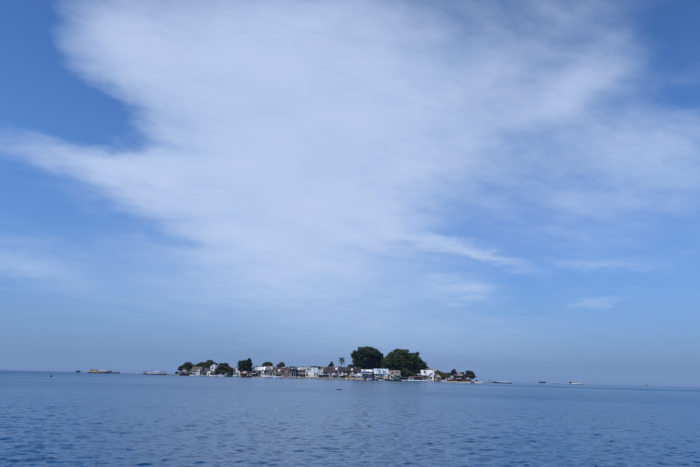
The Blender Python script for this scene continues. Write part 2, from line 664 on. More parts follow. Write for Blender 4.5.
def make_ground():
    rng = random.Random(4)
    us = np.linspace(173.5, 484.0, 150)
    vs = [-9, -5, -2, 0, 1.2, 2.5, 4, 6.5, 10, 20, 40, 70, 92, 98, 104, 110]
    mb_v, mb_f = [], []
    for i, u in enumerate(us):
        endf = min((u - 173.5) / 7.0, (484.0 - u) / 12.0, 1.0)
        wob = math.sin(u * 0.31) * 0.6 + math.sin(u * 0.83 + 1) * 0.4
        soft = float(np.interp(u, [173, 400, 440, 486], [1.0, 1.0, 2.2, 2.6]))   # flatter beach on the right
        depth = 0.25 + 0.75 * math.sqrt(max(endf, 0))
        for v in vs:
            vv = v * soft if 0 < v < 7 else v
            if v > 10:
                vv = 10 + (v - 10) * depth
            x, y = place(u, vv + wob)
            if v < 0:
                z = v * 0.12
            elif v <= 6.5:
                z = 1.0 * (v / 6.5) ** 0.8
            elif v <= 70:
                z = 1.0 + 0.35 * math.sin(min((v - 6.5) / 40, 1) * math.pi / 2)
            else:
                z = 1.35 - (v - 70) / 40 * 2.2
            if z > 0:
                z *= max(endf, 0.0) ** 0.6
            z -= 0.6 * (1 - min(max(endf, 0) * 4, 1))
            mb_v.append((x, y, z + rng.uniform(-0.04, 0.04)))
    n = len(vs)
    for i in range(len(us) - 1):
        for j in range(n - 1):
            mb_f.append((i * n + j, (i + 1) * n + j, (i + 1) * n + j + 1, i * n + j + 1))
    me = bpy.data.meshes.new('island_ground')
    me.from_pydata(mb_v, [], mb_f)
    me.polygons.foreach_set('use_smooth', [True] * len(me.polygons))
    me.update()
    return link_mesh('island_ground', me, ground_material())


mark(make_ground(), 'low sandy island ground with a pale beach at its right end', 'island', kind='structure')

# ------------------------------------------------------------------ palette
P_ = painted
WHITE = P_('white_paint', (0.74, 0.74, 0.72), wear=0.18)
BRIGHT = P_('fresh_white_paint', (0.82, 0.82, 0.81), wear=0.08)
CREAM = P_('cream_paint', (0.50, 0.46, 0.38), wear=0.3)
PINK = P_('pale_pink_paint', (0.46, 0.38, 0.36), wear=0.4)
GREENISH = P_('pale_green_paint', (0.26, 0.31, 0.27), wear=0.4)
BLUE = P_('pale_blue_paint', (0.27, 0.37, 0.47), wear=0.35)
GREY = P_('grey_render', (0.30, 0.30, 0.30), wear=0.4)
LAV = P_('lavender_grey_paint', (0.34, 0.32, 0.36), wear=0.3)
TERRA = P_('terracotta_paint', (0.24, 0.115, 0.075), wear=0.3)
NAVY = P_('dark_blue_paint', (0.035, 0.045, 0.085), wear=0.3)
TEAL = P_('teal_paint', (0.10, 0.24, 0.25), wear=0.3)
REDP = P_('dull_red_paint', (0.22, 0.045, 0.045), wear=0.3)
CONC = P_('sea_stained_concrete', (0.26, 0.26, 0.25), wear=0.6, scale=0.4)
BEIGEW = P_('beige_concrete', (0.42, 0.38, 0.31), wear=0.5, scale=0.4)
WOODD = timber('dark_timber', (0.060, 0.045, 0.038))
WOODB = timber('brown_timber', (0.155, 0.095, 0.065))
WOODG = timber('grey_timber', (0.22, 0.205, 0.185))
SHADOW = P_('painted_interior_shade', (0.03, 0.03, 0.032), wear=0.0)  # painted shade: dark panel colour standing for an unlit room
PANE = glass()
R_WHITE = sheet_roof('white_sheet_roof', (0.68, 0.69, 0.70), 0.12)
R_GREY = sheet_roof('blue_grey_sheet_roof', (0.31, 0.35, 0.39), 0.3)
R_BLUE = sheet_roof('light_blue_sheet_roof', (0.36, 0.46, 0.58), 0.2)
R_LAV = sheet_roof('lavender_white_sheet_roof', (0.55, 0.56, 0.62), 0.15)
R_MAROON = sheet_roof('maroon_sheet_roof', (0.036, 0.014, 0.017), 0.18)
R_DMAROON = sheet_roof('dark_maroon_sheet_roof', (0.024, 0.012, 0.014), 0.18)
R_RED = sheet_roof('red_brown_sheet_roof', (0.060, 0.030, 0.027), 0.35)
R_PINK = sheet_roof('faded_pink_sheet_roof', (0.22, 0.165, 0.17), 0.5)
R_RUST = sheet_roof('rusty_sheet_roof', (0.15, 0.11, 0.095), 0.8)
R_DARK = sheet_roof('dark_sheet_roof', (0.055, 0.058, 0.065), 0.3)
R_GREEN = sheet_roof('dark_green_sheet_roof', (0.040, 0.070, 0.060), 0.2)
R_TERRA = sheet_roof('terracotta_roof', (0.33, 0.16, 0.09), 0.2)
R_THATCH = P_('old_thatch', (0.10, 0.078, 0.060), wear=0.5)


# ------------------------------------------------------------------ houses
def facade(mb, x0, x1, z0, z1, y, openings, th=0.16):
    """front wall with real openings, cut as a grid of blocks"""
    xs = sorted({x0, x1, *[o_[0] for o_ in openings], *[o_[1] for o_ in openings]})
    zs = sorted({z0, z1, *[o_[2] for o_ in openings], *[o_[3] for o_ in openings]})
    for i in range(len(xs) - 1):
        for j in range(len(zs) - 1):
            cx, cz = (xs[i] + xs[i + 1]) / 2, (zs[j] + zs[j + 1]) / 2
            if any(o_[0] < cx < o_[1] and o_[2] < cz < o_[3] for o_ in openings):
                continue
            mb.box(xs[i], xs[i + 1], y, y + th, zs[j], zs[j + 1])


def window(parent, x0, x1, z0, z1, y, frame_m, pane_m):
    """a window set back in its opening: frame (sub-part) and pane (sub-part)"""
    w_ = MB()
    t = 0.07
    w_.box(x0, x1, y + 0.05, y + 0.12, z0, z0 + t)
    w_.box(x0, x1, y + 0.05, y + 0.12, z1 - t, z1)
    w_.box(x0, x0 + t, y + 0.05, y + 0.12, z0 + t, z1 - t)
    w_.box(x1 - t, x1, y + 0.05, y + 0.12, z0 + t, z1 - t)
    xm = (x0 + x1) / 2
    w_.box(xm - t / 2, xm + t / 2, y + 0.05, y + 0.12, z0 + t, z1 - t)
    f = w_.build('window', frame_m, parent)
    part_box('pane', pane_m, f, x0 + 0.02, x1 - 0.02, y + 0.125, y + 0.145, z0 + 0.02, z1 - 0.02)
    part_box('sill', frame_m, f, x0 - 0.08, x1 + 0.08, y - 0.09, y + 0.048, z0 - 0.07, z0 - 0.004)
    return f


def house(name, label, px0, px1, back, eave, ridge, wall_m, roof_m, roof='along', depth=8.0, base=0.9, rot=0.0,
          wins=(), doors=(), over=0.5, floor=0.0, porch=None, storeys=1, frame_m=None, cap=None, category='house', group=None, wings=()):
    """eave and ridge heights in the photograph's pixels above the water line; wins/doors as fractions across the front"""
    pc = (px0 + px1) / 2
    x, y = place(pc, back)
    W = wpx(px1 - px0, y)
    ze, zr = hz(eave, y) - base, hz(ridge, y) - base
    t = empty(name, (x, y, base), R(rot))
    mark(t, label, category, group)
    frame_m = frame_m or WHITE
    if porch is None and back < 14 and W > 4.2 and storeys == 1 and roof != 'flat':  # porch added to bare fronts for the shade beneath it, and clutter
        k_ = int(px0 * 10) % 4
        porch = ((0.0, 1.0), (0.0, 0.6), (0.4, 1.0), (0.1, 0.9))[k_] + (1.9, 0.70, (R_DARK, R_RUST, R_GREY, R_DMAROON)[(k_ + int(px1)) % 4], 3, (WOODD, WOODG)[k_ % 2])
    x0, x1 = -W / 2 + over * 0.8, W / 2 - over * 0.8
    z0 = floor
    H = ze - z0
    rows = [(z0, ze)] if storeys == 1 else [(z0, z0 + H * 0.5), (z0 + H * 0.5, ze)]
    ops, wl, dl = [], [], []
    for ri, (ra, rb) in enumerate(rows):
        for (f, ww) in wins:
            cx = x0 + (x1 - x0) * f
            ww = ww * 1.25
            a, b_ = ra + (rb - ra) * 0.30, ra + (rb - ra) * 0.84
            o_ = (max(cx - ww / 2, x0 + 0.15), min(cx + ww / 2, x1 - 0.15), a, b_)
            ops.append(o_)
            wl.append(o_)
    ra, rb = rows[0]
    for (f, ww) in doors:
        cx = x0 + (x1 - x0) * f
        o_ = (max(cx - ww / 2, x0 + 0.12), min(cx + ww / 2, x1 - 0.12), ra + 0.02, min(ra + 2.1, rb - 0.25))
        ops.append(o_)
        dl.append(o_)
    mb = MB()
    facade(mb, x0, x1, z0, ze, 0.0, ops)
    th = 0.16
    mb.box(x0, x0 + th, th + 0.002, depth - th, z0, ze)
    mb.box(x1 - th, x1, th + 0.002, depth - th, z0, ze)
    mb.box(x0, x1, depth - th + 0.002, depth, z0, ze)
    # inside: floor and a dark back partition so the openings read as rooms
    mb.box(x0 + th, x1 - th, th, depth - th, z0 - 0.12, z0 - 0.004)
    pts = None
    if roof == 'front':       # gable faces the water
        for yy in (0.0, depth - th):
            mb.prism([(x0, ze + 0.001), (x1, ze + 0.001), ((x0 + x1) / 2, zr - 0.12)], 'y', yy, yy + th)
    elif roof == 'along':     # ridge parallel to the shore
        for xx in (x0, x1 - th):
            mb.prism([(0.0, ze + 0.001), (depth, ze + 0.001), (depth / 2, zr - 0.12)], 'x', xx, xx + th)
    elif roof == 'shed':
        for xx in (x0, x1 - th):
            mb.prism([(0.0, ze + 0.001), (depth, ze + 0.001), (depth, zr - 0.10)], 'x', xx, xx + th)
        mb.box(x0 + th, x1 - th, depth - th, depth, ze + 0.001, zr - 0.12)
    mb.build('wall', wall_m, t)
    # roof
    rb_ = MB()
    rt = 0.10
    o = over
    xa, xb = -W / 2, W / 2
    if roof == 'front':
        xm = 0.0
        k = (zr - ze) / (W / 2 - o * 0.8)
        for sgn in (-1, 1):
            xe = sgn * W / 2
            zl = zr - k * abs(xe)
            rb_.prism([(xe, zl), (xm, zr), (xm, zr + rt), (xe, zl + rt)], 'y', -o, depth + o)
    elif roof == 'along':
        k = (zr - ze) / (depth / 2)
        for (ya, s_) in ((-o, 1), (depth + o, -1)):
            zl = ze - k * o
            rb_.prism([(ya, zl), (depth / 2, zr), (depth / 2, zr + rt), (ya, zl + rt)], 'x', xa, xb)
    elif roof == 'shed':
        k = (zr - ze) / depth
        rb_.prism([(-o, ze - k * o), (depth + o, zr + k * o), (depth + o, zr + k * o + rt), (-o, ze - k * o + rt)], 'x', xa, xb)
    elif roof == 'hip':
        ins = min(W / 2 - 0.6, depth / 2)
        zl = ze
        A = [(xa, -o, zl), (xb, -o, zl), (xb, depth + o, zl), (xa, depth + o, zl)]
        r0, r1 = (xa + ins, depth / 2, zr), (xb - ins, depth / 2, zr)
        rb_.quad(A[0], A[1], r1, r0).quad(A[2], A[3], r0, r1)
        rb_.quad(A[1], A[2], r1).quad(A[3], A[0], r0)
        rb_.quad(A[3], A[2], A[1], A[0])
    elif roof == 'barrel':
        n_ = 9
        arc = [(W / 2 * math.cos(math.pi * i / n_), ze + (zr - ze) * math.sin(math.pi * i / n_)) for i in range(n_ + 1)]
        inner = [((W / 2 - 0.1) * math.cos(math.pi * i / n_), ze - 0.05 + (zr - ze - 0.05) * math.sin(math.pi * i / n_)) for i in range(n_ + 1)]
        for i in range(n_):
            rb_.prism([arc[i], arc[i + 1], inner[i + 1], inner[i]], 'y', -o, depth + o)
        mb2 = MB().prism([(max(min(a, x1), x0), b_ - 0.08) for a, b_ in arc], 'y', 0.02, 0.14)
        mb2.build('gable', wall_m, t)
    elif roof == 'flat':
        rb_.box(xa, xb, -o, depth + o, ze, ze + 0.22)
        rb_.box(xa, xb, -o, -o + 0.18, ze + 0.221, zr)
        rb_.box(xa, xa + 0.18, -o + 0.181, depth + o, ze + 0.221, zr)
        rb_.box(xb - 0.18, xb, -o + 0.181, depth + o, ze + 0.221, zr)
    ro = rb_.build('roof', roof_m, t)
    if roof in ('along', 'shed') and W > 4.5:
        # replaced sheets, each lying a little proud of the slope
        rg = random.Random(int(px0 * 37 + px1 * 11))
        run = depth / 2 if roof == 'along' else depth
        k2 = (zr - ze) / run
        for i in range(int(W / 2.0)):
            pw, pl = rg.uniform(0.8, 2.0), rg.uniform(0.35, 0.75) * run
            xs = rg.uniform(xa + 0.05, xb - pw - 0.05)
            ys = rg.uniform(-o, max(run - pl - 0.15, -o + 0.01))
            up_ = rt + 0.012 + 0.012 * (i % 4)
            z_a, z_b = ze + k2 * ys + up_, ze + k2 * (ys + pl) + up_
            MB().prism([(ys, z_a), (ys + pl, z_b), (ys + pl, z_b + 0.008), (ys, z_a + 0.008)], 'x', xs, xs + pw).build(
                'sheet', rg.choice([R_RUST, R_DARK, R_GREY, R_RED, R_LAV, roof_m, roof_m]), ro)
    for (wf, ww, we, wr, wm, wrm) in wings:
        cx = x0 + (x1 - x0) * wf
        zwe, zwr = hz(we, y) - base, hz(wr, y) - base
        pj = 2.6
        wb = MB()
        facade(wb, cx - ww / 2, cx + ww / 2, z0 if floor < 0.3 else 0.0, zwe, -pj, [(cx - 0.55, cx + 0.55, z0 + (zwe - z0) * 0.35, z0 + (zwe - z0) * 0.8)])
        wb.prism([(cx - ww / 2, zwe + 0.001), (cx + ww / 2, zwe + 0.001), (cx, zwr - 0.12)], 'y', -pj, -pj + 0.16)
        for sx in (-1, 1):
            wb.box(cx + sx * (ww / 2 - 0.08) - 0.08, cx + sx * (ww / 2 - 0.08) + 0.08, -pj + 0.162, -0.003, z0 if floor < 0.3 else 0.0, zwe)
        wg = wb.build('wing', wm, t)
        part_box('window', PANE, wg, cx - 0.54, cx + 0.54, -pj + 0.08, -pj + 0.11, z0 + (zwe - z0) * 0.36, z0 + (zwe - z0) * 0.79)
        wr_ = MB()
        kk = (zwr - zwe) / (ww / 2)
        for sgn in (-1, 1):
            xe = cx + sgn * (ww / 2 + 0.3)
            zl = zwr - kk * (ww / 2 + 0.3)
            wr_.prism([(xe, zl), (cx, zwr), (cx, zwr + 0.08), (xe, zl + 0.08)], 'y', -pj - 0.4, min(depth * 0.3, 2.2))
        wr_.build('wing_roof', wrm, wg)
    if cap is not None and roof == 'along':
        c_ = MB().prism([(depth / 2 - 0.35, zr - 0.02), (depth / 2, zr + rt + 0.16), (depth / 2 + 0.35, zr - 0.02)], 'x', xa - 0.03, xb + 0.03)
        c_.build('ridge_cap', cap, ro)
    for o_ in wl:
        window(t, *o_, 0.0, frame_m, PANE)
    for o_ in dl:
        d_ = part_box('door', (SHADOW, WOODB, SHADOW)[int(px0) % 3], t, o_[0] + 0.02, o_[1] - 0.02, 0.06, 0.11, o_[2], o_[3] - 0.02)  # dark panels paint the shade inside an open doorway; brown ones are timber
    if floor > 0.25:
        nx = max(2, int(W / 2.4))
        for i in range(nx + 1):
            for yy in (0.15, depth - 0.2):
                xx = x0 + 0.1 + (x1 - x0 - 0.2) * i / nx
                MB().tube([(xx, yy, -base - 0.3 if yy < 1 else -0.3), (xx, yy, floor - 0.12)], [0.11, 0.10], 6).build('stilt', WOODD, t)
    if porch:
        pw0, pw1, pd, ph, pm, posts, postm = porch
        a, b_ = x0 + (x1 - x0) * pw0, x0 + (x1 - x0) * pw1
        zf = z0 + H * ph
        pr = MB().prism([(-0.002, zf + 0.30), (-pd, zf - 0.10), (-pd, zf - 0.02), (-0.002, zf + 0.38)], 'x', a, b_)
        pr.build('porch_roof', pm, t)
        for i in range(posts):
            xx = a + 0.12 + (b_ - a - 0.24) * i / max(posts - 1, 1)
            MB().box(xx - 0.07, xx + 0.07, -pd + 0.12, -pd + 0.26, -0.25, zf - 0.07).build('post', postm, t)
    return t


# left end
house('beach_house', 'small pale pink beach house with dark gable roof at the island\'s left tip', 179.3, 187.6, 8, 4.6, 7.4, PINK, R_DARK, 'front', 7, wins=((0.25, 1.1), (0.78, 1.1)), doors=((0.5, 1.0),), rot=-6)
house('stilt_house', 'long beige stilt house with dark brown roof beside the leftmost trees', 191.3, 201.2, 9, 5.9, 9.0, CREAM, R_THATCH, 'along', 7, floor=1.0, wins=((0.15, 1.2), (0.5, 1.2), (0.85, 1.2)), rot=3, wings=((0.74, 2.8, 5.6, 8.0, WHITE, R_GREY),))
house('hut', 'small grey timber hut between the stilt house and the white gabled house', 201.4, 206.6, 12, 5.6, 8.2, WOODG, R_GREY, 'front', 6, wins=((0.3, 0.9),), doors=((0.7, 0.9),))
house('tall_house', 'narrow bright white two-storey house rising above the left tree line', 209.3, 214.8, 16, 10.2, 12.0, BRIGHT, R_WHITE, 'front', 6, storeys=2, wins=((0.5, 1.0),), over=0.3)
house('dark_house', 'dark timber house standing in front of the narrow white two-storey house', 205.6, 215.0, 8, 4.8, 7.6, WOODD, R_DARK, 'along', 6, wins=((0.2, 1.1), (0.8, 1.1)), doors=((0.5, 1.1),), rot=2)
house('shed', 'tiny white shed at the water\'s edge before the dark timber house', 206.6, 210.0, 3.5, 3.4, 4.4, WHITE, R_WHITE, 'shed', 2.2, base=0.6, over=0.15, doors=((0.5, 0.8),))
house('white_house', 'slim white house half hidden by the pointed dark green tree', 235.6, 240.2, 16, 9.4, 11.4, WHITE, R_GREY, 'front', 6, storeys=2, wins=((0.5, 1.0),), over=0.3)
house('boat_shed', 'brown timber shed under the pointed dark green tree', 240.5, 246.6, 5, 3.9, 5.9, WOODB, R_RUST, 'along', 5, wins=((0.3, 0.9),), doors=((0.7, 1.0),))
house('boat_shed', 'pinkish plank shed right of the brown one under the pointed tree', 246.4, 251.2, 4, 4.2, 5.4, PINK, R_RED, 'shed', 5, doors=((0.5, 1.2),))
house('boat_shed', 'dark brown open shed left of the pale green shore house', 251.0, 256.4, 4, 4.6, 6.8, WOODD, R_DMAROON, 'front', 6, doors=((0.5, 1.6),))
house('back_house', 'house with blue-grey roof behind the dark brown open shed', 251.6, 257.4, 15, 7.6, 10.3, WHITE, R_GREY, 'along', 7, wins=((0.3, 1.0), (0.7, 1.0)))
house('shore_house', 'pale green shore house with a white sheet roof', 256.8, 264.6, 10, 7.4, 10.6, GREENISH, R_WHITE, 'along', 8, wins=((0.22, 1.1), (0.78, 1.1)), doors=((0.5, 1.0),), rot=-3,
      porch=(0.05, 0.95, 1.6, 0.62, R_RUST, 3, WOODG), wings=((0.82, 2.6, 5.6, 8.2, WHITE, R_RED),))
house('shore_house', 'two-storey green-walled house with faded pink roof below the domed tree', 263.2, 272.4, 13, 8.0, 11.8, GREENISH, R_PINK, 'along', 8, storeys=2, wins=((0.2, 1.2), (0.55, 1.2), (0.85, 1.0)), rot=2, cap=R_MAROON, wings=((0.78, 2.8, 6.0, 8.8, PINK, R_RUST),))
house('shore_house', 'lavender-grey house with red-brown roof behind the boat with a dark awning', 272.0, 283.4, 9, 6.8, 10.5, LAV, R_RED, 'along', 8, wins=((0.15, 1.2), (0.62, 1.2), (0.88, 1.2)), doors=((0.4, 1.1),), rot=-2,
      porch=(0.0, 0.5, 1.8, 0.7, R_GREY, 3, WOODD), wings=((0.18, 3.2, 6.0, 9.0, GREENISH, R_GREY),))
house('brick_house', 'tall narrow terracotta-walled house beside the dark blue stilt house', 283.6, 288.5, 6, 9.4, 11.2, TERRA, R_RUST, 'front', 7, storeys=2, wins=((0.5, 1.2),), over=0.3)
house('stilt_house', 'dark blue stilt house with green roof standing over the sea wall', 288.7, 296.2, 1.0, 9.2, 11.3, NAVY, R_GREEN, 'along', 6, base=0.9, floor=0.9, storeys=2, wins=((0.25, 1.3), (0.75, 1.3)), frame_m=LAV,
      porch=(0.0, 1.0, 1.5, 0.52, R_DARK, 4, WHITE))
house('barrel_roof_house', 'white house with a rounded barrel roof behind the veranda building', 295.8, 300.6, 13, 9.6, 12.1, WHITE, R_WHITE, 'barrel', 8, wins=((0.5, 1.1),), over=0.3)
t = house('veranda_building', 'grey two-storey building with dark open verandas beside the bright white hall', 295.9, 305.3, 5, 8.2, 8.8, WOODD, CONC, 'flat', 7, storeys=2, wins=(), over=0.3,  # dark wall colour stands for shade inside the open verandas
          doors=((0.2, 1.2), (0.8, 1.2)))
vw = wpx(305.3 - 295.9, t.location.y) / 2
vh = hz(8.2, t.location.y) - 0.9
for zf in (0.0, vh * 0.5):
    part_box('balcony', GREY, t, -vw + 0.05, vw - 0.05, -1.6, -0.01, zf, zf + 0.25)
    part_box('parapet', GREY, t, -vw + 0.05, vw - 0.05, -1.6, -1.45, zf + 0.252, zf + 1.0)
for i in range(4):
    xx = -vw + 0.2 + (2 * vw - 0.4) * i / 3
    part_box('post', GREY, t, xx - 0.1, xx + 0.1, -1.44, -1.24, 0.254, vh - 0.02)
house('long_house', 'long house with a wide blue-grey sheet roof behind the bright white hall', 299.6, 317.6, 14, 8.0, 11.2, GREY, R_GREY, 'along', 9, wins=((0.3, 1.2), (0.6, 1.2)))
house('white_hall', 'bright white flat-roofed hall on the sea wall', 305.2, 318.4, 5, 7.2, 8.0, BRIGHT, BRIGHT, 'flat', 7, over=0.15, wins=((0.12, 0.9), (0.72, 1.0), (0.9, 0.9)), frame_m=GREY)
house('annex', 'small white gabled annex left of the wide maroon roof', 319.2, 323.8, 9, 8.4, 11.2, WHITE, R_WHITE, 'front', 6, wins=((0.5, 1.0),), over=0.3)
house('maroon_roofed_house', 'house with a wide maroon roof and pale pink ridge on the sea wall', 322.4, 337.4, 7, 7.6, 12.1, PINK, R_MAROON, 'along', 9, wins=((0.10, 1.6), (0.24, 1.6), (0.6, 1.1), (0.85, 1.1)), frame_m=WOODD, cap=R_PINK,
      porch=(0.0, 0.36, 1.6, 0.55, R_GREY, 3, WOODD), wings=((0.74, 5.0, 4.9, 7.6, WHITE, R_PINK),))
house('timber_house', 'dark timber house with dark maroon roof under the coconut palm', 338.4, 348.4, 10, 8.5, 12.3, WOODD, R_DMAROON, 'along', 8, wins=((0.3, 1.2), (0.75, 1.2)), frame_m=LAV, wings=((0.32, 3.4, 6.2, 9.2, LAV, R_RUST),))
house('timber_house', 'dark maroon-roofed house tucked against the left giant tree', 346.6, 361.0, 9, 8.7, 12.2, WOODB, R_DMAROON, 'along', 8, wins=((0.15, 1.2), (0.45, 1.2), (0.8, 1.2)), frame_m=PINK, cap=R_MAROON, wings=((0.34, 3.8, 6.4, 9.4, PINK, R_RED), (0.82, 3.2, 6.0, 8.4, WHITE, R_GREY),))
house('lean_to', 'brown timber lean-to at the foot of the palm-side timber house', 339.2, 347.2, 4, 4.4, 6.4, WOODB, R_PINK, 'shed', 4, doors=((0.3, 1.0),), wins=((0.75, 1.0),))
house('lean_to', 'lean-to with slanting blue-grey roof below the dark maroon roofs', 350.6, 360.6, 3.5, 4.0, 6.6, PINK, R_GREY, 'shed', 5, wins=((0.5, 1.2),), doors=((0.85, 1.0),))
house('blue_house', 'pale blue house with whitish roof in front of the left giant tree', 361.2, 372.6, 6, 8.8, 10.6, BLUE, R_WHITE, 'along', 7, wins=((0.2, 1.3), (0.5, 1.3)), doors=((0.8, 1.1),),
      porch=(0.0, 1.0, 1.6, 0.66, R_GREY, 5, BLUE))
house('blue_roofed_hall', 'large light blue roofed hall between the two giant trees', 373.8, 388.6, 5, 7.4, 11.8, BLUE, R_BLUE, 'along', 9, over=0.9, wins=((0.15, 1.4), (0.85, 1.4)), doors=((0.5, 1.6),),
      porch=(0.0, 1.0, 2.2, 0.88, R_BLUE, 6, WHITE), wings=((0.82, 3.0, 5.6, 8.2, WHITE, R_LAV),))
house('shore_house', 'pale pink-roofed house with teal walls below the right giant tree', 388.2, 400.6, 6, 7.0, 10.6, TEAL, R_PINK, 'along', 8, wins=((0.2, 1.1), (0.8, 1.1)), doors=((0.5, 1.2),), rot=2,
      porch=(0.1, 1.0, 2.0, 0.8, R_LAV, 4, WOODG), wings=((0.22, 3.6, 5.8, 8.6, CREAM, R_WHITE),))
house('back_house', 'terracotta roof peeping up behind the pale pink-roofed house', 388.6, 396.6, 17, 9.2, 12.6, CREAM, R_TERRA, 'along', 7, wins=((0.5, 1.1),))
house('stall', 'dull red open stall under the right edge of the giant dome tree', 413.6, 423.0, 8, 6.2, 8.0, REDP, R_DMAROON, 'shed', 4, doors=((0.25, 1.6), (0.7, 1.6)), base=0.8,
      porch=(0.0, 1.0, 1.4, 0.7, R_PINK, 4, WOODD), category='stall')
house('beach_house', 'cream beach house with a broad lavender-white roof right of the giant trees', 421.4, 434.4, 8, 6.8, 11.6, CREAM, R_LAV, 'along', 8, wins=((0.3, 1.2), (0.88, 1.5)), doors=((0.55, 1.1),), over=0.6,
      porch=(0.0, 0.35, 1.8, 0.75, R_DMAROON, 3, WOODD), wings=((0.76, 3.4, 6.0, 9.0, WHITE, R_PINK),))
house('beach_house', 'cream gabled beach house beside the olive banana shrubs', 433.6, 441.4, 7, 6.0, 9.0, CREAM, R_RUST, 'front', 7, wins=((0.3, 1.0),), doors=((0.65, 1.0),))
house('back_house', 'faded pink roof showing behind the lavender-white roof', 427.4, 434.2, 20, 10.6, 13.2, WHITE, R_PINK, 'along', 6, wins=((0.5, 1.0),))
house('pavilion', 'brown pavilion with a pinkish hip roof on the right-hand beach', 454.4, 464.8, 10, 6.4, 10.2, WOODD, R_PINK, 'hip', 7, doors=((0.2, 1.3), (0.5, 1.3), (0.8, 1.3)), over=0.8)
house('hut', 'small dark brown hut between the hip-roofed pavilion and the rightmost tree', 461.6, 467.0, 8, 5.6, 8.4, WOODD, R_DMAROON, 'front', 5, doors=((0.5, 1.0),))

house('hut', 'low grey hut between the pale pink beach house and beige stilt house', 187.2, 191.6, 12, 4.6, 6.8, WOODG, R_DARK, 'front', 5, doors=((0.5, 1.0),))
house('hut', 'brown hut with rusty roof in the shade left of the dense dark tree', 214.6, 219.2, 14, 5.4, 7.8, WOODB, R_RUST, 'front', 5, doors=((0.5, 1.0),))
house('hut', 'grey plank hut behind the low bush and the slim white pole', 226.4, 233.4, 18, 7.4, 10.0, WOODG, R_PINK, 'along', 6, wins=((0.3, 1.0), (0.7, 1.0)))
house('back_house', 'house with dark roof behind the sheds under the pointed tree', 241.4, 251.4, 19, 6.4, 8.8, PINK, R_DARK, 'along', 6, wins=((0.3, 1.0), (0.7, 1.0)))
house('back_house', 'pale blue-grey house between the terracotta house and the red-brown roof', 280.6, 285.4, 18, 8.4, 11.0, LAV, R_GREY, 'along', 6, wins=((0.5, 1.0),))
house('lean_to', 'dark lean-to shop front at the left foot of the bright white hall', 317.8, 323.2, 3.6, 4.2, 5.6, WOODD, R_GREY, 'shed', 4, doors=((0.5, 1.8),))
house('lean_to', 'low lean-to with rusty roof before the light blue roofed hall', 379.0, 388.2, 3.0, 2.9, 4.0, WOODD, R_RUST, 'shed', 2.4, doors=((0.3, 1.6), (0.7, 1.6)), base=0.7)
house('lean_to', 'dark open boathouse between the pale blue house and the light blue hall', 371.4, 375.0, 4, 6.2, 8.2, NAVY, R_DARK, 'front', 5, doors=((0.5, 1.4),))
house('hut', 'grey thatched hut in the shade beneath the wide dome tree', 402.0, 409.0, 10, 4.2, 6.4, WOODD, R_THATCH, 'front', 5, doors=((0.5, 1.2),))
house('kiosk', 'small grey plank kiosk on the embankment left of the white pillar', 332.6, 336.6, 3.4, 4.0, 5.4, WOODG, R_RUST, 'shed', 3, doors=((0.5, 1.2),), over=0.2)
house('kiosk', 'small dark kiosk on the embankment before the grey veranda building', 300.4, 304.4, 2.2, 3.6, 4.8, WOODD, R_DARK, 'shed', 2.2, doors=((0.5, 1.0),), over=0.2)
house('kiosk', 'white-roofed kiosk at the right end of the beige embankment', 356.8, 361.4, 2.6, 4.4, 5.6, PINK, R_WHITE, 'shed', 2.5, doors=((0.5, 1.2),), over=0.2)
house('lean_to', 'dark timber lean-to before the red-brown roofed lavender house', 276.0, 281.0, 4.0, 4.2, 5.6, WOODD, R_RUST, 'shed', 3, doors=((0.5, 1.2),), over=0.2)
house('lean_to', 'dark plank lean-to before the two-storey green-walled house', 266.6, 271.6, 5.0, 4.8, 6.2, WOODB, R_DARK, 'shed', 4, doors=((0.5, 1.2),), over=0.2)
house('hut', 'small cream hut at the right foot of the olive shrubs', 447.4, 452.4, 9, 4.2, 6.0, CREAM, R_RUST, 'front', 4, doors=((0.5, 1.0),), over=0.3)


# ------------------------------------------------------------------ walls, fence, poles, jetty
def shore_wall(name, label, pa, pb, off, h, mat, cap_m, th=0.5):
    px = np.arange(pa, pb + 0.01, 3.0)
    pts = [place(p, off + 0.25 * math.sin(p * 0.9)) for p in px]
    x0, y0 = pts[0]
    t = empty(name, (x0, y0, 0))
    mb, cp = MB(), MB()
    for (a, b_) in zip(pts[:-1], pts[1:]):
        a2, b2 = (a[0] - x0, a[1] - y0), (b_[0] - x0, b_[1] - y0)
        for m_, t0, t1, za, zb in ((mb, 0, th, -0.9, h), (cp, -0.08, th + 0.08, h + 0.002, h + 0.14)):
            n = len(m_.v)
            for (q, z) in ((a2, za), (b2, za), (b2, zb), (a2, zb)):
                m_.v.append((q[0], q[1] + t0, z))
            for (q, z) in ((a2, za), (b2, za), (b2, zb), (a2, zb)):
                m_.v.append((q[0], q[1] + t1, z))
            for f in ((0, 1, 2, 3), (5, 4, 7, 6), (3, 2, 6, 7), (4, 5, 1, 0), (0, 3, 7, 4), (1, 5, 6, 2)):
                m_.f.append(tuple(n + i for i in f))
    mb.build('wall_face', mat, t)
    cp.build('coping', cap_m, t)
    mark(t, label, 'wall')
    return t


shore_wall('embankment', 'grey concrete sea wall below the bright white hall and maroon roof', 287, 344, 1.0, 1.25, CONC, GREY)
shore_wall('embankment', 'beige sea wall below the left giant tree', 344.5, 362.5, 0.9, 1.55, BEIGEW, BEIGEW)
shore_wall('embankment', 'low stained wall along the shore of the pale green houses', 256, 286, 1.2, 0.8, CONC, GREY)


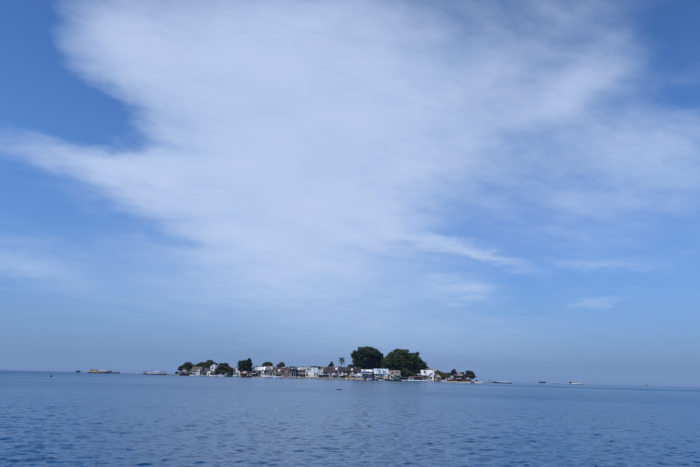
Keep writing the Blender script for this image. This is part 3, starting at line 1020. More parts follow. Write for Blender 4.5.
def fence(label, pa, pb, back, h):
    x0, y0 = place(pa, back)
    x1, y1 = place(pb, back)
    t = empty('plank_fence', (x0, y0, 0.75))
    L = math.hypot(x1 - x0, y1 - y0)
    t.rotation_euler.z = math.atan2(y1 - y0, x1 - x0)
    n = int(L / 0.62)
    rng = random.Random(8)
    for i in range(n):
        xx = i * L / n
        part_box('plank', WOODD, t, xx, xx + L / n - 0.05, rng.uniform(0, .02), 0.05, -0.2, h + rng.uniform(-.12, .12))
    part_box('rail', WOODD, t, 0, L, 0.08, 0.15, h * 0.3, h * 0.3 + 0.1)
    part_box('rail', WOODD, t, 0, L, 0.08, 0.15, h * 0.75, h * 0.75 + 0.1)
    mark(t, label, 'fence')


fence('dark plank fence behind the right-hand beach', 448.2, 471.5, 7.0, 1.9)


def pole(name, label, px, back, h, r, mat, cat, arms=False, base=0.9):
    x, y = place(px, back)
    t = empty(name, (x, y, base))
    H = hz(h, y) - base
    MB().tube([(0, 0, -0.4), (0, 0, H * 0.5), (0, 0, H)], [r, r * 0.9, r * 0.75], 8).build('shaft', mat, t)
    MB().tube([(0, 0, H + 0.002), (0, 0, H + 0.18), (0, 0, H + 0.3)], [r * 1.6, r * 1.4, 0.03], 8).build('cap', mat, t)
    if arms:
        part_box('cross_arm', mat, t, -0.9, 0.9, -r * 0.75 - 0.1, -r * 0.75 - 0.002, H * 0.9, H * 0.9 + 0.14)
    mark(t, label, cat)


pole('white_pole', 'slim white pole left of the pointed dark green tree', 233.6, 10, 14.2, 0.12, WHITE, 'pole', True)
pole('white_pillar', 'stout white pillar between the two maroon roofs', 337.7, 12, 12.9, 0.30, WHITE, 'pillar')
pole('mooring_pole', 'white mooring pole standing in the water before the dark blue stilt house', 290.4, -3, 5.0, 0.14, WHITE, 'pole', base=-0.5)
pole('mooring_pole', 'white mooring pole standing in the water before the bright white hall', 309.3, -3, 4.0, 0.14, WHITE, 'pole', base=-0.5)


def jetty():
    x0, y0 = place(165.8, 2)
    x1, y1 = place(178.0, 2)
    t = empty('jetty', (x0, y0, 0))
    L = x1 - x0
    t.rotation_euler.z = math.atan2(y1 - y0, x1 - x0)
    n = 14
    for i in range(n):
        part_box('plank', WOODG, t, i * L / n + 0.04, (i + 1) * L / n - 0.04, -0.8, 0.8, 0.95, 1.05)
    for i in range(6):
        for sy in (-0.7, 0.7):
            xx = 0.3 + (L - 0.6) * i / 5
            MB().tube([(xx, sy, -1.5), (xx + 0.05, sy, 0.945)], [0.14, 0.12], 6).build('post', WOODD, t)
        xx = 0.3 + (L - 0.6) * i / 5
        if i % 2 == 0:
            part_box('rail_post', WHITE, t, xx - 0.09, xx + 0.09, -0.79, -0.61, 1.055, 2.0 + 0.3 * (i % 3))
    mark(t, 'low wooden jetty with pale posts off the island\'s left tip', 'jetty')


jetty()


# water tanks behind the roofs, boulders along the shore, stakes in the shallows
def tank(label, px, back, h, col_m, r=0.75):
    x, y = place(px, back)
    t = empty('water_tank', (x, y, 0.95))
    mark(t, label, 'water tank')
    H = hz(h, y) - 0.95
    MB().tube([(0, 0, H - 1.5), (0, 0, H - 1.42), (0, 0, H - 0.2), (0, 0, H)], [r * 0.96, r, r, r * 0.5], 14).build('tank', col_m, t)
    part_box('platform', WOODD, t, -r - 0.1, r + 0.1, -r - 0.1, r + 0.1, H - 1.62, H - 1.503)
    for sx in (-1, 1):
        for sy in (-1, 1):
            MB().tube([(sx * r, sy * r, -0.4), (sx * r * 0.9, sy * r * 0.9, H - 1.625)], [0.08, 0.07], 6).build('leg', WOODG, t)


tank('blue water tank on stilts behind the pale green shore house', 261.0, 20, 12.0, P_('tank_blue', (0.05, 0.13, 0.30), wear=0.2))
tank('brown water tank on stilts behind the annex and white hall', 320.6, 18, 12.2, P_('tank_orange', (0.16, 0.075, 0.04), wear=0.2), 0.65)
tank('grey water tank on stilts right of the faded pink roof at the beach', 436.4, 17, 11.2, GREY, 0.65)

rock_m = P_('wet_boulder', (0.085, 0.08, 0.075), wear=0.4, scale=1.5)
rr = random.Random(21)
bm = bmesh.new()
for k in range(150):
    px_ = rr.choice([rr.uniform(288, 362), rr.uniform(288, 362), rr.uniform(186, 256), rr.uniform(362, 404)])
    x_, y_ = place(px_, rr.uniform(-1.6, 0.6))
    s_ = rr.uniform(0.5, 1.6)
    res = bmesh.ops.create_icosphere(bm, subdivisions=1, radius=0.5)
    mx = (Matrix.Translation((x_, y_, rr.uniform(-0.05, 0.15))) @ Matrix.Rotation(rr.uniform(0, 6), 4, 'Z')
          @ Matrix.Diagonal((s_ * 1.3, s_, s_ * 0.65, 1)))
    for v in res['verts']:
        v.co = mx @ (v.co * rr.uniform(0.75, 1.2))
me_ = bpy.data.meshes.new('shore_rubble')
bm.to_mesh(me_)
bm.free()
mark(link_mesh('shore_rubble', me_, rock_m), 'dark wet rubble strewn along the island waterline', 'rubble', kind='stuff')


def stake(label, px, off, h, lean):
    x, y = place(px, -off)
    t = empty('mooring_stake', (x, y, 0))
    mark(t, label, 'stake')
    MB().tube([(0, 0, -1.0), (lean * 0.5, 0, h * 0.5), (lean, 0, h)], [0.09, 0.08, 0.06], 6).build('pole', WOODD, t)
    MB().tube([(lean * 0.6 - 0.1, 0, h * 0.6), (lean * 0.6 + 0.1, 0.02, h * 0.6 + 0.06)], [0.11, 0.11], 6).build('rope_turn', WOODG, t)


for px_, off_, h_, le_, lb_ in [
        (189.4, 7, 2.4, 0.2, 'leaning mooring stake right of the dark wooden boat at the left tip'),
        (208.6, 7, 2.0, -0.2, 'mooring stake in front of the tiny white shed'),
        (217.6, 6, 2.2, 0.25, 'mooring stake between the two low white boats'),
        (239.6, 6, 2.4, -0.15, 'mooring stake right of the small turquoise cabin boat'),
        (285.2, 5, 2.6, 0.2, 'mooring stake in front of the terracotta-walled house'),
        (296.6, 4, 2.3, -0.2, 'mooring stake below the grey veranda building'),
        (325.8, 4, 2.5, 0.1, 'mooring stake below the wide maroon roof'),
        (364.4, 5, 2.6, -0.2, 'mooring stake below the pale blue house'),
        (402.8, 9, 2.2, 0.2, 'mooring stake beside the short white boat with turquoise stripe'),
        (442.2, 6, 2.4, -0.1, 'mooring stake off the start of the right-hand beach')]:
    stake(lb_, px_, off_, h_, le_)


# ------------------------------------------------------------------ trees
BARK = timber('grey_brown_bark', (0.10, 0.078, 0.060))
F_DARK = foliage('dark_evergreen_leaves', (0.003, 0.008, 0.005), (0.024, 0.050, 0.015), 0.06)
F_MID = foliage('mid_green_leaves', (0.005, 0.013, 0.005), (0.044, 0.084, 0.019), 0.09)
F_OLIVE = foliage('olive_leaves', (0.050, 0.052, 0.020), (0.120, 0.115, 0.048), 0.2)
F_BLUE = foliage('needle_foliage', (0.008, 0.016, 0.016), (0.024, 0.040, 0.034), 0.1)
F_BROWN = foliage('brownish_green_leaves', (0.026, 0.028, 0.015), (0.07, 0.062, 0.028), 0.2)
F_PALM = foliage('palm_leaves', (0.022, 0.042, 0.018), (0.060, 0.086, 0.030), 0.15)


def leaf_mesh(name, clumps, leaf, per_area, rng, zmin):
    """leaf sprays over the outside of many small clumps; returns a mesh with one tint per spray"""
    cs, ns, tn = [], [], []
    for (c, r) in clumps:
        area = 4 * math.pi * ((r[0] * r[1]) ** 1.6 / 3 + (r[0] * r[2]) ** 1.6 / 3 + (r[1] * r[2]) ** 1.6 / 3) ** (1 / 1.6)
        n = max(12, int(area * per_area))
        dvec = rng.normal(size=(n, 3))
        dvec /= np.linalg.norm(dvec, axis=1)[:, None]
        rad = np.clip(rng.normal(0.92, 0.16, n), 0.35, 1.28)[:, None]
        p = np.array(c) + dvec * np.array(r) * rad
        nn = dvec / np.array(r)
        nn /= np.linalg.norm(nn, axis=1)[:, None]
        keep = p[:, 2] > zmin
        cs.append(p[keep])
        ns.append(nn[keep])
        tn.append(np.full(int(keep.sum()), rng.random()))
    p = np.concatenate(cs)
    nn = np.concatenate(ns)
    tone = np.concatenate(tn)
    N = len(p)
    nn = nn * 0.55 + rng.normal(size=(N, 3)) * 0.5 + np.array([0, 0, 0.25])
    nn /= np.linalg.norm(nn, axis=1)[:, None]
    a = np.cross(nn, rng.normal(size=(N, 3)))
    a /= np.linalg.norm(a, axis=1)[:, None]
    b = np.cross(nn, a)
    s = leaf * rng.uniform(0.55, 1.35, N)[:, None]
    droop = nn * s * 0.25
    v = np.stack([p - a * s, p - b * s * 0.55 - droop, p + a * s, p + b * s * 0.55 - droop], 1).reshape(-1, 3)
    me = bpy.data.meshes.new(name)
    me.vertices.add(4 * N)
    me.vertices.foreach_set('co', v.reshape(-1))
    idx = np.arange(4 * N).reshape(N, 4)
    tri = np.concatenate([idx[:, [0, 1, 2]], idx[:, [0, 2, 3]]], 0)
    me.loops.add(6 * N)
    me.loops.foreach_set('vertex_index', tri.reshape(-1).astype(np.int32))
    me.polygons.add(2 * N)
    me.polygons.foreach_set('loop_start', (np.arange(2 * N) * 3).astype(np.int32))
    me.update(calc_edges=True)
    at = me.attributes.new('tint', 'FLOAT', 'POINT')
    at.data.foreach_set('value', np.repeat(np.clip(tone + rng.normal(0, 0.16, N), 0, 1), 4).astype(np.float32))
    return me


def tree(name, label, px, back, lumps, mat, leaf=0.55, clump=1.7, per_area=2.6, trunk_r=0.35, seed=1, base=1.0, group=None, zmin=None, fill=1.0):
    """lumps: (px offset, height, half width, half height) of the photograph's pixels, plus depth offset in metres"""
    rng = np.random.default_rng(seed)
    x, y = place(px, back)
    t = empty(name, (x, y, base))
    mark(t, label, 'tree', group)
    L = []
    for (ox, h, rx, rh, oy) in lumps:
        L.append(((wpx(ox, y), oy, hz(h, y) - base), (wpx(rx, y), wpx(rx, y) * 0.9, hz(rh, y))))
    clumps = []
    for (c, r) in L:
        n = max(5, int(fill * 1.7 * (r[0] * r[1] * r[2]) ** (2 / 3) / clump ** 2 * 3.2))
        for i in range(n):
            dv = rng.normal(size=3)
            dv /= np.linalg.norm(dv)
            k = rng.uniform(0.62, 0.93) if i % 5 else rng.uniform(0.1, 0.6)
            if i % 6 == 1:
                k = rng.uniform(0.98, 1.12)
            cr = clump * rng.uniform(0.65, 1.3)
            cr = min(cr, min(r) * 0.8) * (0.6 if k > 0.97 else 1.0)
            cc = np.array(c) + dv * (np.array(r) - cr * 0.75) * k / 0.9
            clumps.append((cc, (cr * rng.uniform(0.95, 1.35), cr * rng.uniform(0.9, 1.25), cr * rng.uniform(0.6, 0.9))))
    if zmin is None:
        zmin = 0.6
    me = leaf_mesh(name + '_crown', clumps, leaf, per_area, rng, zmin)
    crown = link_mesh('crown', me, mat, t)
    # trunk and limbs
    main = max(L, key=lambda q: q[1][0] * q[1][2])
    mb = MB()
    fork = main[0][2] - main[1][2] * 0.55
    fork = max(fork, 1.2)
    top = (main[0][0] * 0.5, main[0][1] * 0.5, fork)
    mb.tube([(0, 0, -0.6), (0.02, 0, 0.3), (top[0] * 0.3, top[1] * 0.3, fork * 0.5), top], [trunk_r * 1.6, trunk_r * 1.15, trunk_r, trunk_r * 0.85], 8)
    tr = mb.build('trunk', BARK, t, smooth=True)
    tips = [c for (c, r) in L] + [clumps[i][0] for i in rng.choice(len(clumps), min(9, len(clumps)), replace=False)]
    for c in tips:
        c = Vector([float(q) for q in c])
        if c.z < fork:
            c.z = fork + 0.6
        st = Vector(top) - Vector((0, 0, 0.3))
        mid = st.lerp(c, 0.5) + Vector((0, 0, 0.12 * (c - st).length))
        MB().tube([st, mid, c], [trunk_r * 0.55, trunk_r * 0.36, trunk_r * 0.12], 6).build('limb', BARK, tr, smooth=True)
    return t


# the two giants
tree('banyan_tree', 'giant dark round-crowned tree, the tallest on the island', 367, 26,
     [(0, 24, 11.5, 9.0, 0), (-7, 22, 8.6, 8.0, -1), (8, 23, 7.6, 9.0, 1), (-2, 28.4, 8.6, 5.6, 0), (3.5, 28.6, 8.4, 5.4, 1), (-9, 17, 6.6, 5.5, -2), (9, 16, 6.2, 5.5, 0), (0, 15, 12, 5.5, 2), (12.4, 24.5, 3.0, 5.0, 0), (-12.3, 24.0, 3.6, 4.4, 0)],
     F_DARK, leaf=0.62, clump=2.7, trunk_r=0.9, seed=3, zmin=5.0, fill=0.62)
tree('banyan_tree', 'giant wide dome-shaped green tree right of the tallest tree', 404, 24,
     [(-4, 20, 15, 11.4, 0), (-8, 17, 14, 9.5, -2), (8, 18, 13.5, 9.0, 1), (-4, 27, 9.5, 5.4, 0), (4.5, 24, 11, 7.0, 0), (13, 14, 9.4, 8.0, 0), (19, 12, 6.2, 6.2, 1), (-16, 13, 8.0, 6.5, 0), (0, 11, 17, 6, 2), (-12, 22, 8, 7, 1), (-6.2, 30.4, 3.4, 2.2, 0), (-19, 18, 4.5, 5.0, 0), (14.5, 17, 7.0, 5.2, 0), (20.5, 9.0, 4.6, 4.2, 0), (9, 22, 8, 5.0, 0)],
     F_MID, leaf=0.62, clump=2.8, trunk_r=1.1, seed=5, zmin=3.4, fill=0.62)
tree('shade_tree', 'dark low tree filling the gap beneath the wide dome tree', 407, 13,
     [(0, 7.5, 6.5, 4.0, 0), (5, 6.5, 5.0, 3.4, 0), (-4, 8, 4.5, 3.5, 0)], F_DARK, leaf=0.5, clump=1.4, trunk_r=0.3, seed=7)
tree('shade_tree', 'small dark tree against the left foot of the tallest tree', 351, 24,
     [(0, 13, 3.2, 2.6, 0), (-1.4, 12, 2.4, 2.0, 0)], F_DARK, leaf=0.5, clump=1.2, trunk_r=0.25, seed=9)
# left group
tree('shore_tree', 'leftmost dark tree over the pale pink beach house', 187, 17,
     [(0.6, 11, 3.9, 2.9, 0), (2.4, 10.0, 3.2, 2.4, 1), (-2.6, 9.4, 3.2, 2.2, 0), (1.0, 8, 4.5, 2.6, 0)], F_MID, leaf=0.48, clump=1.3, trunk_r=0.3, seed=11)
tree('shore_tree', 'small low pale green tree left of the leftmost dark tree', 180.6, 15,
     [(0, 8.2, 2.5, 2.2, 0), (-1.2, 6.6, 2.0, 1.8, 0)], F_BROWN, leaf=0.45, clump=1.0, trunk_r=0.2, seed=12)
tree('shore_tree', 'spreading tree sloping up behind the beige stilt house', 200, 22,
     [(0, 10.4, 4.6, 2.6, 0), (-4, 9.6, 3.6, 1.9, 0), (3, 11.6, 3.4, 2.6, 0), (0.8, 12.8, 2.2, 1.4, 0), (2, 9, 5, 2.8, 0)], F_MID, leaf=0.48, clump=1.3, trunk_r=0.35, seed=13)
tree('shore_tree', 'rounded tree behind the narrow white two-storey house', 209.4, 24,
     [(0, 12.6, 4.8, 3.0, 0), (-1.2, 14.2, 3.0, 1.9, 0), (3.6, 12.2, 3.0, 2.4, 0), (-3, 11.2, 3.4, 2.6, 0), (0, 9, 6, 3, 0)], F_MID, leaf=0.48, clump=1.3, trunk_r=0.35, seed=14)
tree('shore_tree', 'dense dark tree reaching down to the moored white boats', 222.4, 12,
     [(0, 9.5, 5.4, 3.8, 0), (-2, 11.4, 3.6, 2.2, 0), (2.2, 11.2, 3.4, 2.4, 0), (-2.6, 6.4, 3.8, 3.6, -1), (2.6, 6.2, 4.0, 3.6, 0), (0, 4.6, 4.6, 2.6, -1)], F_MID, leaf=0.48, clump=1.4, trunk_r=0.35, seed=15)
tree('shore_bush', 'low grey-green bush beside the slim white pole', 230.8, 11,
     [(0, 6, 3.4, 3.0, 0), (-1.4, 8, 2.2, 2.2, 0), (2, 4.4, 2.6, 2.2, 0)], F_BROWN, leaf=0.45, clump=1.1, trunk_r=0.18, seed=16)
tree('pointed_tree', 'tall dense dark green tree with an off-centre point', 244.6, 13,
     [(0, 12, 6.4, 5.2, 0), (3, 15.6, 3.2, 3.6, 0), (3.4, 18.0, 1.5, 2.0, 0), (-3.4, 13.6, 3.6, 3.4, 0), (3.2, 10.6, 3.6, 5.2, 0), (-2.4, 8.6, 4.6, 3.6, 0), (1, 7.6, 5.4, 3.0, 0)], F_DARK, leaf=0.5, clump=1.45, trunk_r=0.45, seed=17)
tree('domed_tree', 'dome-shaped dark tree over the faded pink roof', 266.8, 26,
     [(0, 12.4, 5.6, 3.2, 0), (-1.2, 13.8, 3.6, 2.2, 0), (2, 13.4, 3.4, 2.2, 0), (0, 10.6, 5.6, 2.2, 0)], F_DARK, leaf=0.48, clump=1.3, trunk_r=0.35, seed=18)
tree('domed_tree', 'small brownish green tree above the red-brown roof', 280.4, 26,
     [(0, 13, 3.6, 2.6, 0), (1, 14, 2.6, 1.8, 0), (-1.6, 12, 3.0, 2.2, 0), (0, 11, 4, 2, 0)], F_BROWN, leaf=0.46, clump=1.2, trunk_r=0.3, seed=19)
tree('hedge_tree', 'long low dark tree row behind the wide blue-grey roof', 315.0, 32,
     [(0, 11.0, 5.4, 1.7, 0), (-4, 10.9, 3.4, 1.4, 0), (3.6, 10.9, 3.4, 1.5, 0)], F_DARK, leaf=0.46, clump=1.1, trunk_r=0.25, seed=20)
tree('hedge_tree', 'low dark tree top above the green-roofed stilt house', 292.2, 30,
     [(0, 10.6, 3.6, 1.4, 0), (1, 10.4, 3, 1.4, 0)], F_DARK, leaf=0.46, clump=1.1, trunk_r=0.25, seed=21)
tree('young_tree', 'small dark cone-shaped tree above the maroon ridge', 330.9, 24,
     [(0, 14.0, 2.5, 2.2, 0), (0.4, 16.4, 1.3, 1.8, 0), (-0.8, 12.6, 2.6, 1.8, 0)], F_BLUE, leaf=0.46, clump=1.0, trunk_r=0.2, seed=22)
tree('shore_bush', 'dark green bush at the end of the grey sea wall', 344.2, 2.6,
     [(0, 3.0, 1.9, 1.9, 0), (-1.6, 2.4, 1.6, 1.4, 0)], F_MID, leaf=0.4, clump=0.8, trunk_r=0.12, seed=23)
for i_, (bp, bb, bs, lb) in enumerate([
        (176.6, 8, 1.5, 'tiny shrub at the very left tip of the island'),
        (189.4, 7, 1.5, 'dark shrub right of the pale pink beach house'),
        (204.4, 9, 1.7, 'dark shrub in front of the small grey hut'),
        (235.4, 8, 1.6, 'dark shrub behind the small turquoise cabin boat'),
        (256.6, 12, 1.6, 'shrub between the dark brown open shed and the pale green house'),
        (348.6, 2.8, 1.4, 'dark shrub growing on the beige embankment'),
        (401.6, 8, 1.8, 'dark shrub right of the teal-walled house'),
        (424.8, 4.6, 1.0, 'small shrub before the lavender-white roofed house'),
        (452.6, 8.5, 1.4, 'shrub at the left end of the dark plank fence'),
        (476.4, 7, 1.1, 'last small shrub at the right tip of the beach')]):
    tree('shore_bush', lb, bp, bb, [(0, bs * 1.7, bs, bs, 0), (bs * 0.5, bs * 1.3, bs * 0.9, bs * 0.8, 0.5)], (F_MID, F_DARK, F_BROWN)[i_ % 3], leaf=0.4, clump=0.8, trunk_r=0.1, seed=40 + i_, base=0.8)
tree('back_tree', 'low green tree top between the blue-grey and white roofs', 256.4, 30,
     [(0, 9.8, 2.8, 1.6, 0), (1.4, 10.4, 1.8, 1.2, 0)], F_MID, leaf=0.46, clump=1.1, trunk_r=0.2, seed=71)
tree('back_tree', 'low green tree top behind the white barrel roof', 303.4, 34,
     [(0, 10.6, 3.4, 1.5, 0), (-1.6, 11.0, 1.8, 1.2, 0)], F_MID, leaf=0.46, clump=1.1, trunk_r=0.2, seed=72)
tree('back_tree', 'low green tree top left of the coconut palm trunk', 337.4, 30,
     [(0, 11.4, 2.6, 1.6, 0), (1.0, 12.2, 1.6, 1.1, 0)], F_MID, leaf=0.46, clump=1.1, trunk_r=0.2, seed=73)
tree('back_tree', 'low green tree behind the hip-roofed pavilion', 460.2, 22,
     [(0, 8.4, 3.6, 2.0, 0), (2.0, 9.2, 2.0, 1.4, 0)], F_MID, leaf=0.46, clump=1.1, trunk_r=0.2, seed=74)
tree('back_tree', 'low green tree behind the small cream hut', 448.6, 18,
     [(0, 7.6, 2.8, 2.0, 0), (-1.4, 8.2, 1.8, 1.4, 0)], F_BROWN, leaf=0.46, clump=1.1, trunk_r=0.2, seed=75)
# right group
tree('banana_clump', 'olive shrubby tree beside the cream gabled beach house', 438.4, 12,
     [(0, 9.4, 3.0, 2.2, 0), (1.6, 7.4, 3.0, 2.6, 0)], F_OLIVE, leaf=0.6, clump=1.1, trunk_r=0.2, seed=24, per_area=2.0)
tree('banana_clump', 'broad olive and brown shrub mass at the start of the right-hand beach', 444.4, 8,
     [(0, 6.4, 3.8, 3.0, 0), (-2, 8, 2.6, 2.0, 0), (2.2, 6.6, 2.6, 2.0, 0), (-2.4, 4.4, 2.8, 2.2, 0)], F_OLIVE, leaf=0.6, clump=1.1, trunk_r=0.2, seed=25, per_area=1.9)
tree('casuarina_tree', 'small dark bluish tree left of the hip-roofed pavilion', 454.0, 11,
     [(0, 10.2, 2.7, 2.0, 0), (0.3, 12.2, 1.4, 1.3, 0), (-1, 8.4, 2.6, 1.6, 0)], F_BLUE, leaf=0.44, clump=0.95, trunk_r=0.2, seed=26)
tree('round_tree', 'rightmost round dark green tree at the end of the plank fence', 470.4, 9,
     [(0, 8.2, 4.3, 3.6, 0), (-1.6, 10.2, 2.6, 2.0, 0), (1.6, 6.6, 3.4, 2.8, 0), (-3, 7, 2.6, 2.2, 0)], F_MID, leaf=0.46, clump=1.2, trunk_r=0.28, seed=27)


def palm(label, px, back, h, seed=1, n=15, lean=0.6, flen=3.4):
    rng = random.Random(seed)
    x, y = place(px, back)
    t = empty('coconut_palm', (x, y, 1.0))
    mark(t, label, 'palm')
    H = hz(h, y) - 1.0
    MB().tube([(-lean, 0, -0.5), (-lean * 0.8, 0, H * 0.3), (-lean * 0.3, 0, H * 0.7), (0, 0, H)], [0.30, 0.22, 0.18, 0.15], 8).build('trunk', BARK, t, smooth=True)
    for i in range(n):
        an = 2 * math.pi * i / n + rng.uniform(-0.2, 0.2)
        up = rng.uniform(0.0, 1.0)
        L = flen * rng.uniform(0.85, 1.1)
        d_ = Vector((math.cos(an), math.sin(an), 0))
        side = Vector((-math.sin(an), math.cos(an), 0))
        pts = []
        for k in range(9):
            s_ = k / 8
            r_ = L * s_ * (1 - 0.42 * s_)
            z_ = (0.35 + 2.0 * up) * L * 0.55 * s_ - L * (0.75 + 0.45 * (1 - up)) * s_ * s_
            pts.append(d_ * r_ + Vector((0, 0, H + z_)))
        mb = MB()
        for k in range(8):
            for sg in (-1, 1):
                wd = 0.95 * math.sin(math.pi * (0.12 + 0.86 * (k + 0.5) / 8))
                a, b_ = pts[k], pts[k + 1]
                tip = (a + b_) / 2 + side * sg * wd + (b_ - a) * 0.7 + Vector((0, 0, -0.35 * wd))
                m_ = a.lerp(b_, 0.82)
                mb.quad(a, m_, tip)
        o = mb.build('frond', F_PALM, t)
    for i in range(5):
        an = 2 * math.pi * i / 5
        MB().tube([(0.16 * math.cos(an), 0.16 * math.sin(an), H - 0.42), (0.2 * math.cos(an), 0.2 * math.sin(an), H - 0.28), (0.16 * math.cos(an), 0.16 * math.sin(an), H - 0.14)], [0.06, 0.14, 0.06], 6).build('coconut', F_BROWN, t, smooth=True)
    return t


palm('lone coconut palm rising above the maroon roofs left of the tallest tree', 341.4, 20, 19.6, 5, n=30, lean=0.4, flen=4.4)


# ------------------------------------------------------------------ boats
def hull_mesh(L, B, D, bow_rise=0.6, stern_rise=0.2, keel=0.35, n=15):
    """open hull with thickness: raked rising bow at +x, small transom at -x; waterline at z = 0"""
    mb = MB()
    secs = []
    for i in range(n):
        s_ = i / (n - 1)
        xx = -L / 2 + L * s_
        w_ = B / 2 * (min(1.0, 0.62 + 1.5 * s_) if s_ < 0.3 else (1.0 if s_ < 0.55 else max(0.03, 1 - ((s_ - 0.55) / 0.45) ** 2.0)))
        sheer = D + bow_rise * max(0, (s_ - 0.45) / 0.55) ** 2 + stern_rise * max(0, (0.3 - s_) / 0.3) ** 2
        kz = -keel + (keel + D * 0.75) * max(0, (s_ - 0.72) / 0.28) ** 2.4
        rake = 0.10 * L * max(0, (s_ - 0.8) / 0.2) ** 1.5 * 0.5
        prof = [(0, kz), (0.72, kz + 0.25 * (sheer - kz)), (0.97, kz + 0.55 * (sheer - kz)), (1.0, sheer)]
        sec = [(xx + rake * (z - kz) / max(sheer - kz, .01), -f * w_, z) for f, z in reversed(prof)] + [(xx + rake * (z - kz) / max(sheer - kz, .01), f * w_, z) for f, z in prof[1:]]
        secs.append(sec)
    k = len(secs[0])
    for sec in secs:
        mb.v += sec
    for i in range(n - 1):
        for j in range(k - 1):
            mb.f.append((i * k + j, i * k + j + 1, (i + 1) * k + j + 1, (i + 1) * k + j))
    mb.f.append(tuple(range(k)))                       # transom
    return mb, secs


def boat(name, label, x, y, L, B, D, hull_m, rz=0.0, bow_rise=0.6, stripe=None, cabin=None, canopy=None, outrigger=None, mast=None, deck_m=None, group=None, category='boat', gun_m=None, z=0.0, windows=3, load=None):
    t = empty(name, (x, y, z), rz)
    mark(t, label, category, group)
    mb, secs = hull_mesh(L, B, D, bow_rise)
    h = mb.build('hull', hull_m, t, smooth=False)
    # gunwale runs along both sheers
    g = MB()
    for side in (0, -1):
        g.tube([(s_[side][0], s_[side][1], s_[side][2] + 0.03) for s_ in secs], [0.07] * len(secs), 5)
    g.build('gunwale', gun_m or hull_m, t)
    # deck a little below the rail
    dk = MB()
    for i in range(len(secs) - 1):
        a, b_ = secs[i], secs[i + 1]
        dk.quad((a[0][0], a[0][1] * 0.96, a[0][2] - 0.14), (b_[0][0], b_[0][1] * 0.96, b_[0][2] - 0.14), (b_[-1][0], b_[-1][1] * 0.96, b_[-1][2] - 0.14), (a[-1][0], a[-1][1] * 0.96, a[-1][2] - 0.14))
    dk.build('deck', deck_m or WOODG, t)
    if stripe is not None:
        st = MB()
        for i in range(len(secs) - 1):
            a, b_ = secs[i], secs[i + 1]
            for j, sg in ((0, -1), (len(a) - 1, 1)):
                j2 = j + (1 if j == 0 else -1)
                pa, pb = Vector(a[j]), Vector(b_[j])
                qa, qb = Vector(a[j2]), Vector(b_[j2])
                off = Vector((0, sg * 0.02, 0))
                st.quad(pa.lerp(qa, 0.15) + off, pb.lerp(qb, 0.15) + off, pb.lerp(qb, 0.75) + off, pa.lerp(qa, 0.75) + off)
        st.build('stripe', stripe, h)
    if cabin:
        f0, f1, ch, cm, rm = cabin
        a, b_ = -L / 2 + L * f0, -L / 2 + L * f1
        w_ = B * 0.36
        z0 = D - 0.13
        cb = MB()
        cb.prism([(a, z0), (b_, z0), (b_ - ch * 0.18, z0 + ch), (a + ch * 0.05, z0 + ch)], 'y', -w_, w_)
        c = cb.build('cabin', cm, t)
        part_box('cabin_roof', rm, c, a - 0.2, b_ + 0.15, -w_ - 0.15, w_ + 0.15, z0 + ch + 0.002, z0 + ch + 0.10)
        for i in range(windows):
            xa = a + (b_ - a) * (i + 0.22) / (windows + 0.1)
            xb = xa + (b_ - a) / (windows + 0.1) * 0.6
            for sg in (-1, 1):
                part_box('window', PANE, c, xa, xb, sg * w_ - 0.012, sg * w_ + 0.012, z0 + ch * 0.48, z0 + ch * 0.85)
        part_box('windscreen', PANE, c, b_ - ch * 0.18 * 0.7 + 0.0, b_ - ch * 0.18 * 0.7 + 0.05, -w_ * 0.8, w_ * 0.8, z0 + ch * 0.5, z0 + ch * 0.88)
    if canopy:
        f0, f1, ch, rm, pm = canopy
        a, b_ = -L / 2 + L * f0, -L / 2 + L * f1
        w_ = B * 0.42
        z0 = D - 0.13
        arc = [(w_ * q, z0 + ch + 0.22 * (1 - q * q)) for q in (-1, -0.5, 0, 0.5, 1)]
        cb = MB()
        for p, q in zip(arc[:-1], arc[1:]):
            cb.prism([p, q, (q[0], q[1] + 0.06), (p[0], p[1] + 0.06)], 'x', a, b_)
        cb.build('canopy', rm, t)
        for i in range(3):
            xx = a + 0.1 + (b_ - a - 0.2) * i / 2
            for sg in (-1, 1):
                MB().tube([(xx, sg * w_ * 0.95, z0), (xx, sg * w_ * 0.95, z0 + ch)], [0.05, 0.05], 6).build('canopy_post', pm, t)
    if outrigger is not None:
        for sg in (-1, 1):
            yo = sg * (B / 2 + 1.5)
            MB().tube([(-L * 0.36, yo, 0.08), (0, yo, 0.05), (L * 0.36, yo, 0.12)], [0.07, 0.09, 0.06], 6).build('outrigger', outrigger, t)
        for fx in (-0.2, 0.2):
            MB().tube([(L * fx, -B / 2 - 1.5, 0.15), (L * fx, -B / 2 - 0.7, D + 0.3), (L * fx, 0, D + 0.4), (L * fx, B / 2 + 0.7, D + 0.3), (L * fx, B / 2 + 1.5, 0.15)], [0.05] * 5, 5).build('outrigger_arm', WOODG, t)
    if mast:
        fx, mh, mm = mast
        MB().tube([(-L / 2 + L * fx, 0, D - 0.2), (-L / 2 + L * fx, 0, D + mh)], [0.08, 0.05], 6).build('mast', mm, t)
    if load:
        for (fx, lw, lh, lm) in load:
            xx = -L / 2 + L * fx
            c_ = MB().box(xx - lw / 2, xx + lw / 2, -B * 0.24, B * 0.24, D - 0.139, D - 0.139 + lh)
            c_.box(xx - lw * 0.3, xx + lw * 0.3, -B * 0.16, B * 0.16, D - 0.138 + lh, D - 0.1 + lh * 1.35)
            c_.build('cargo', lm, t)
    return t


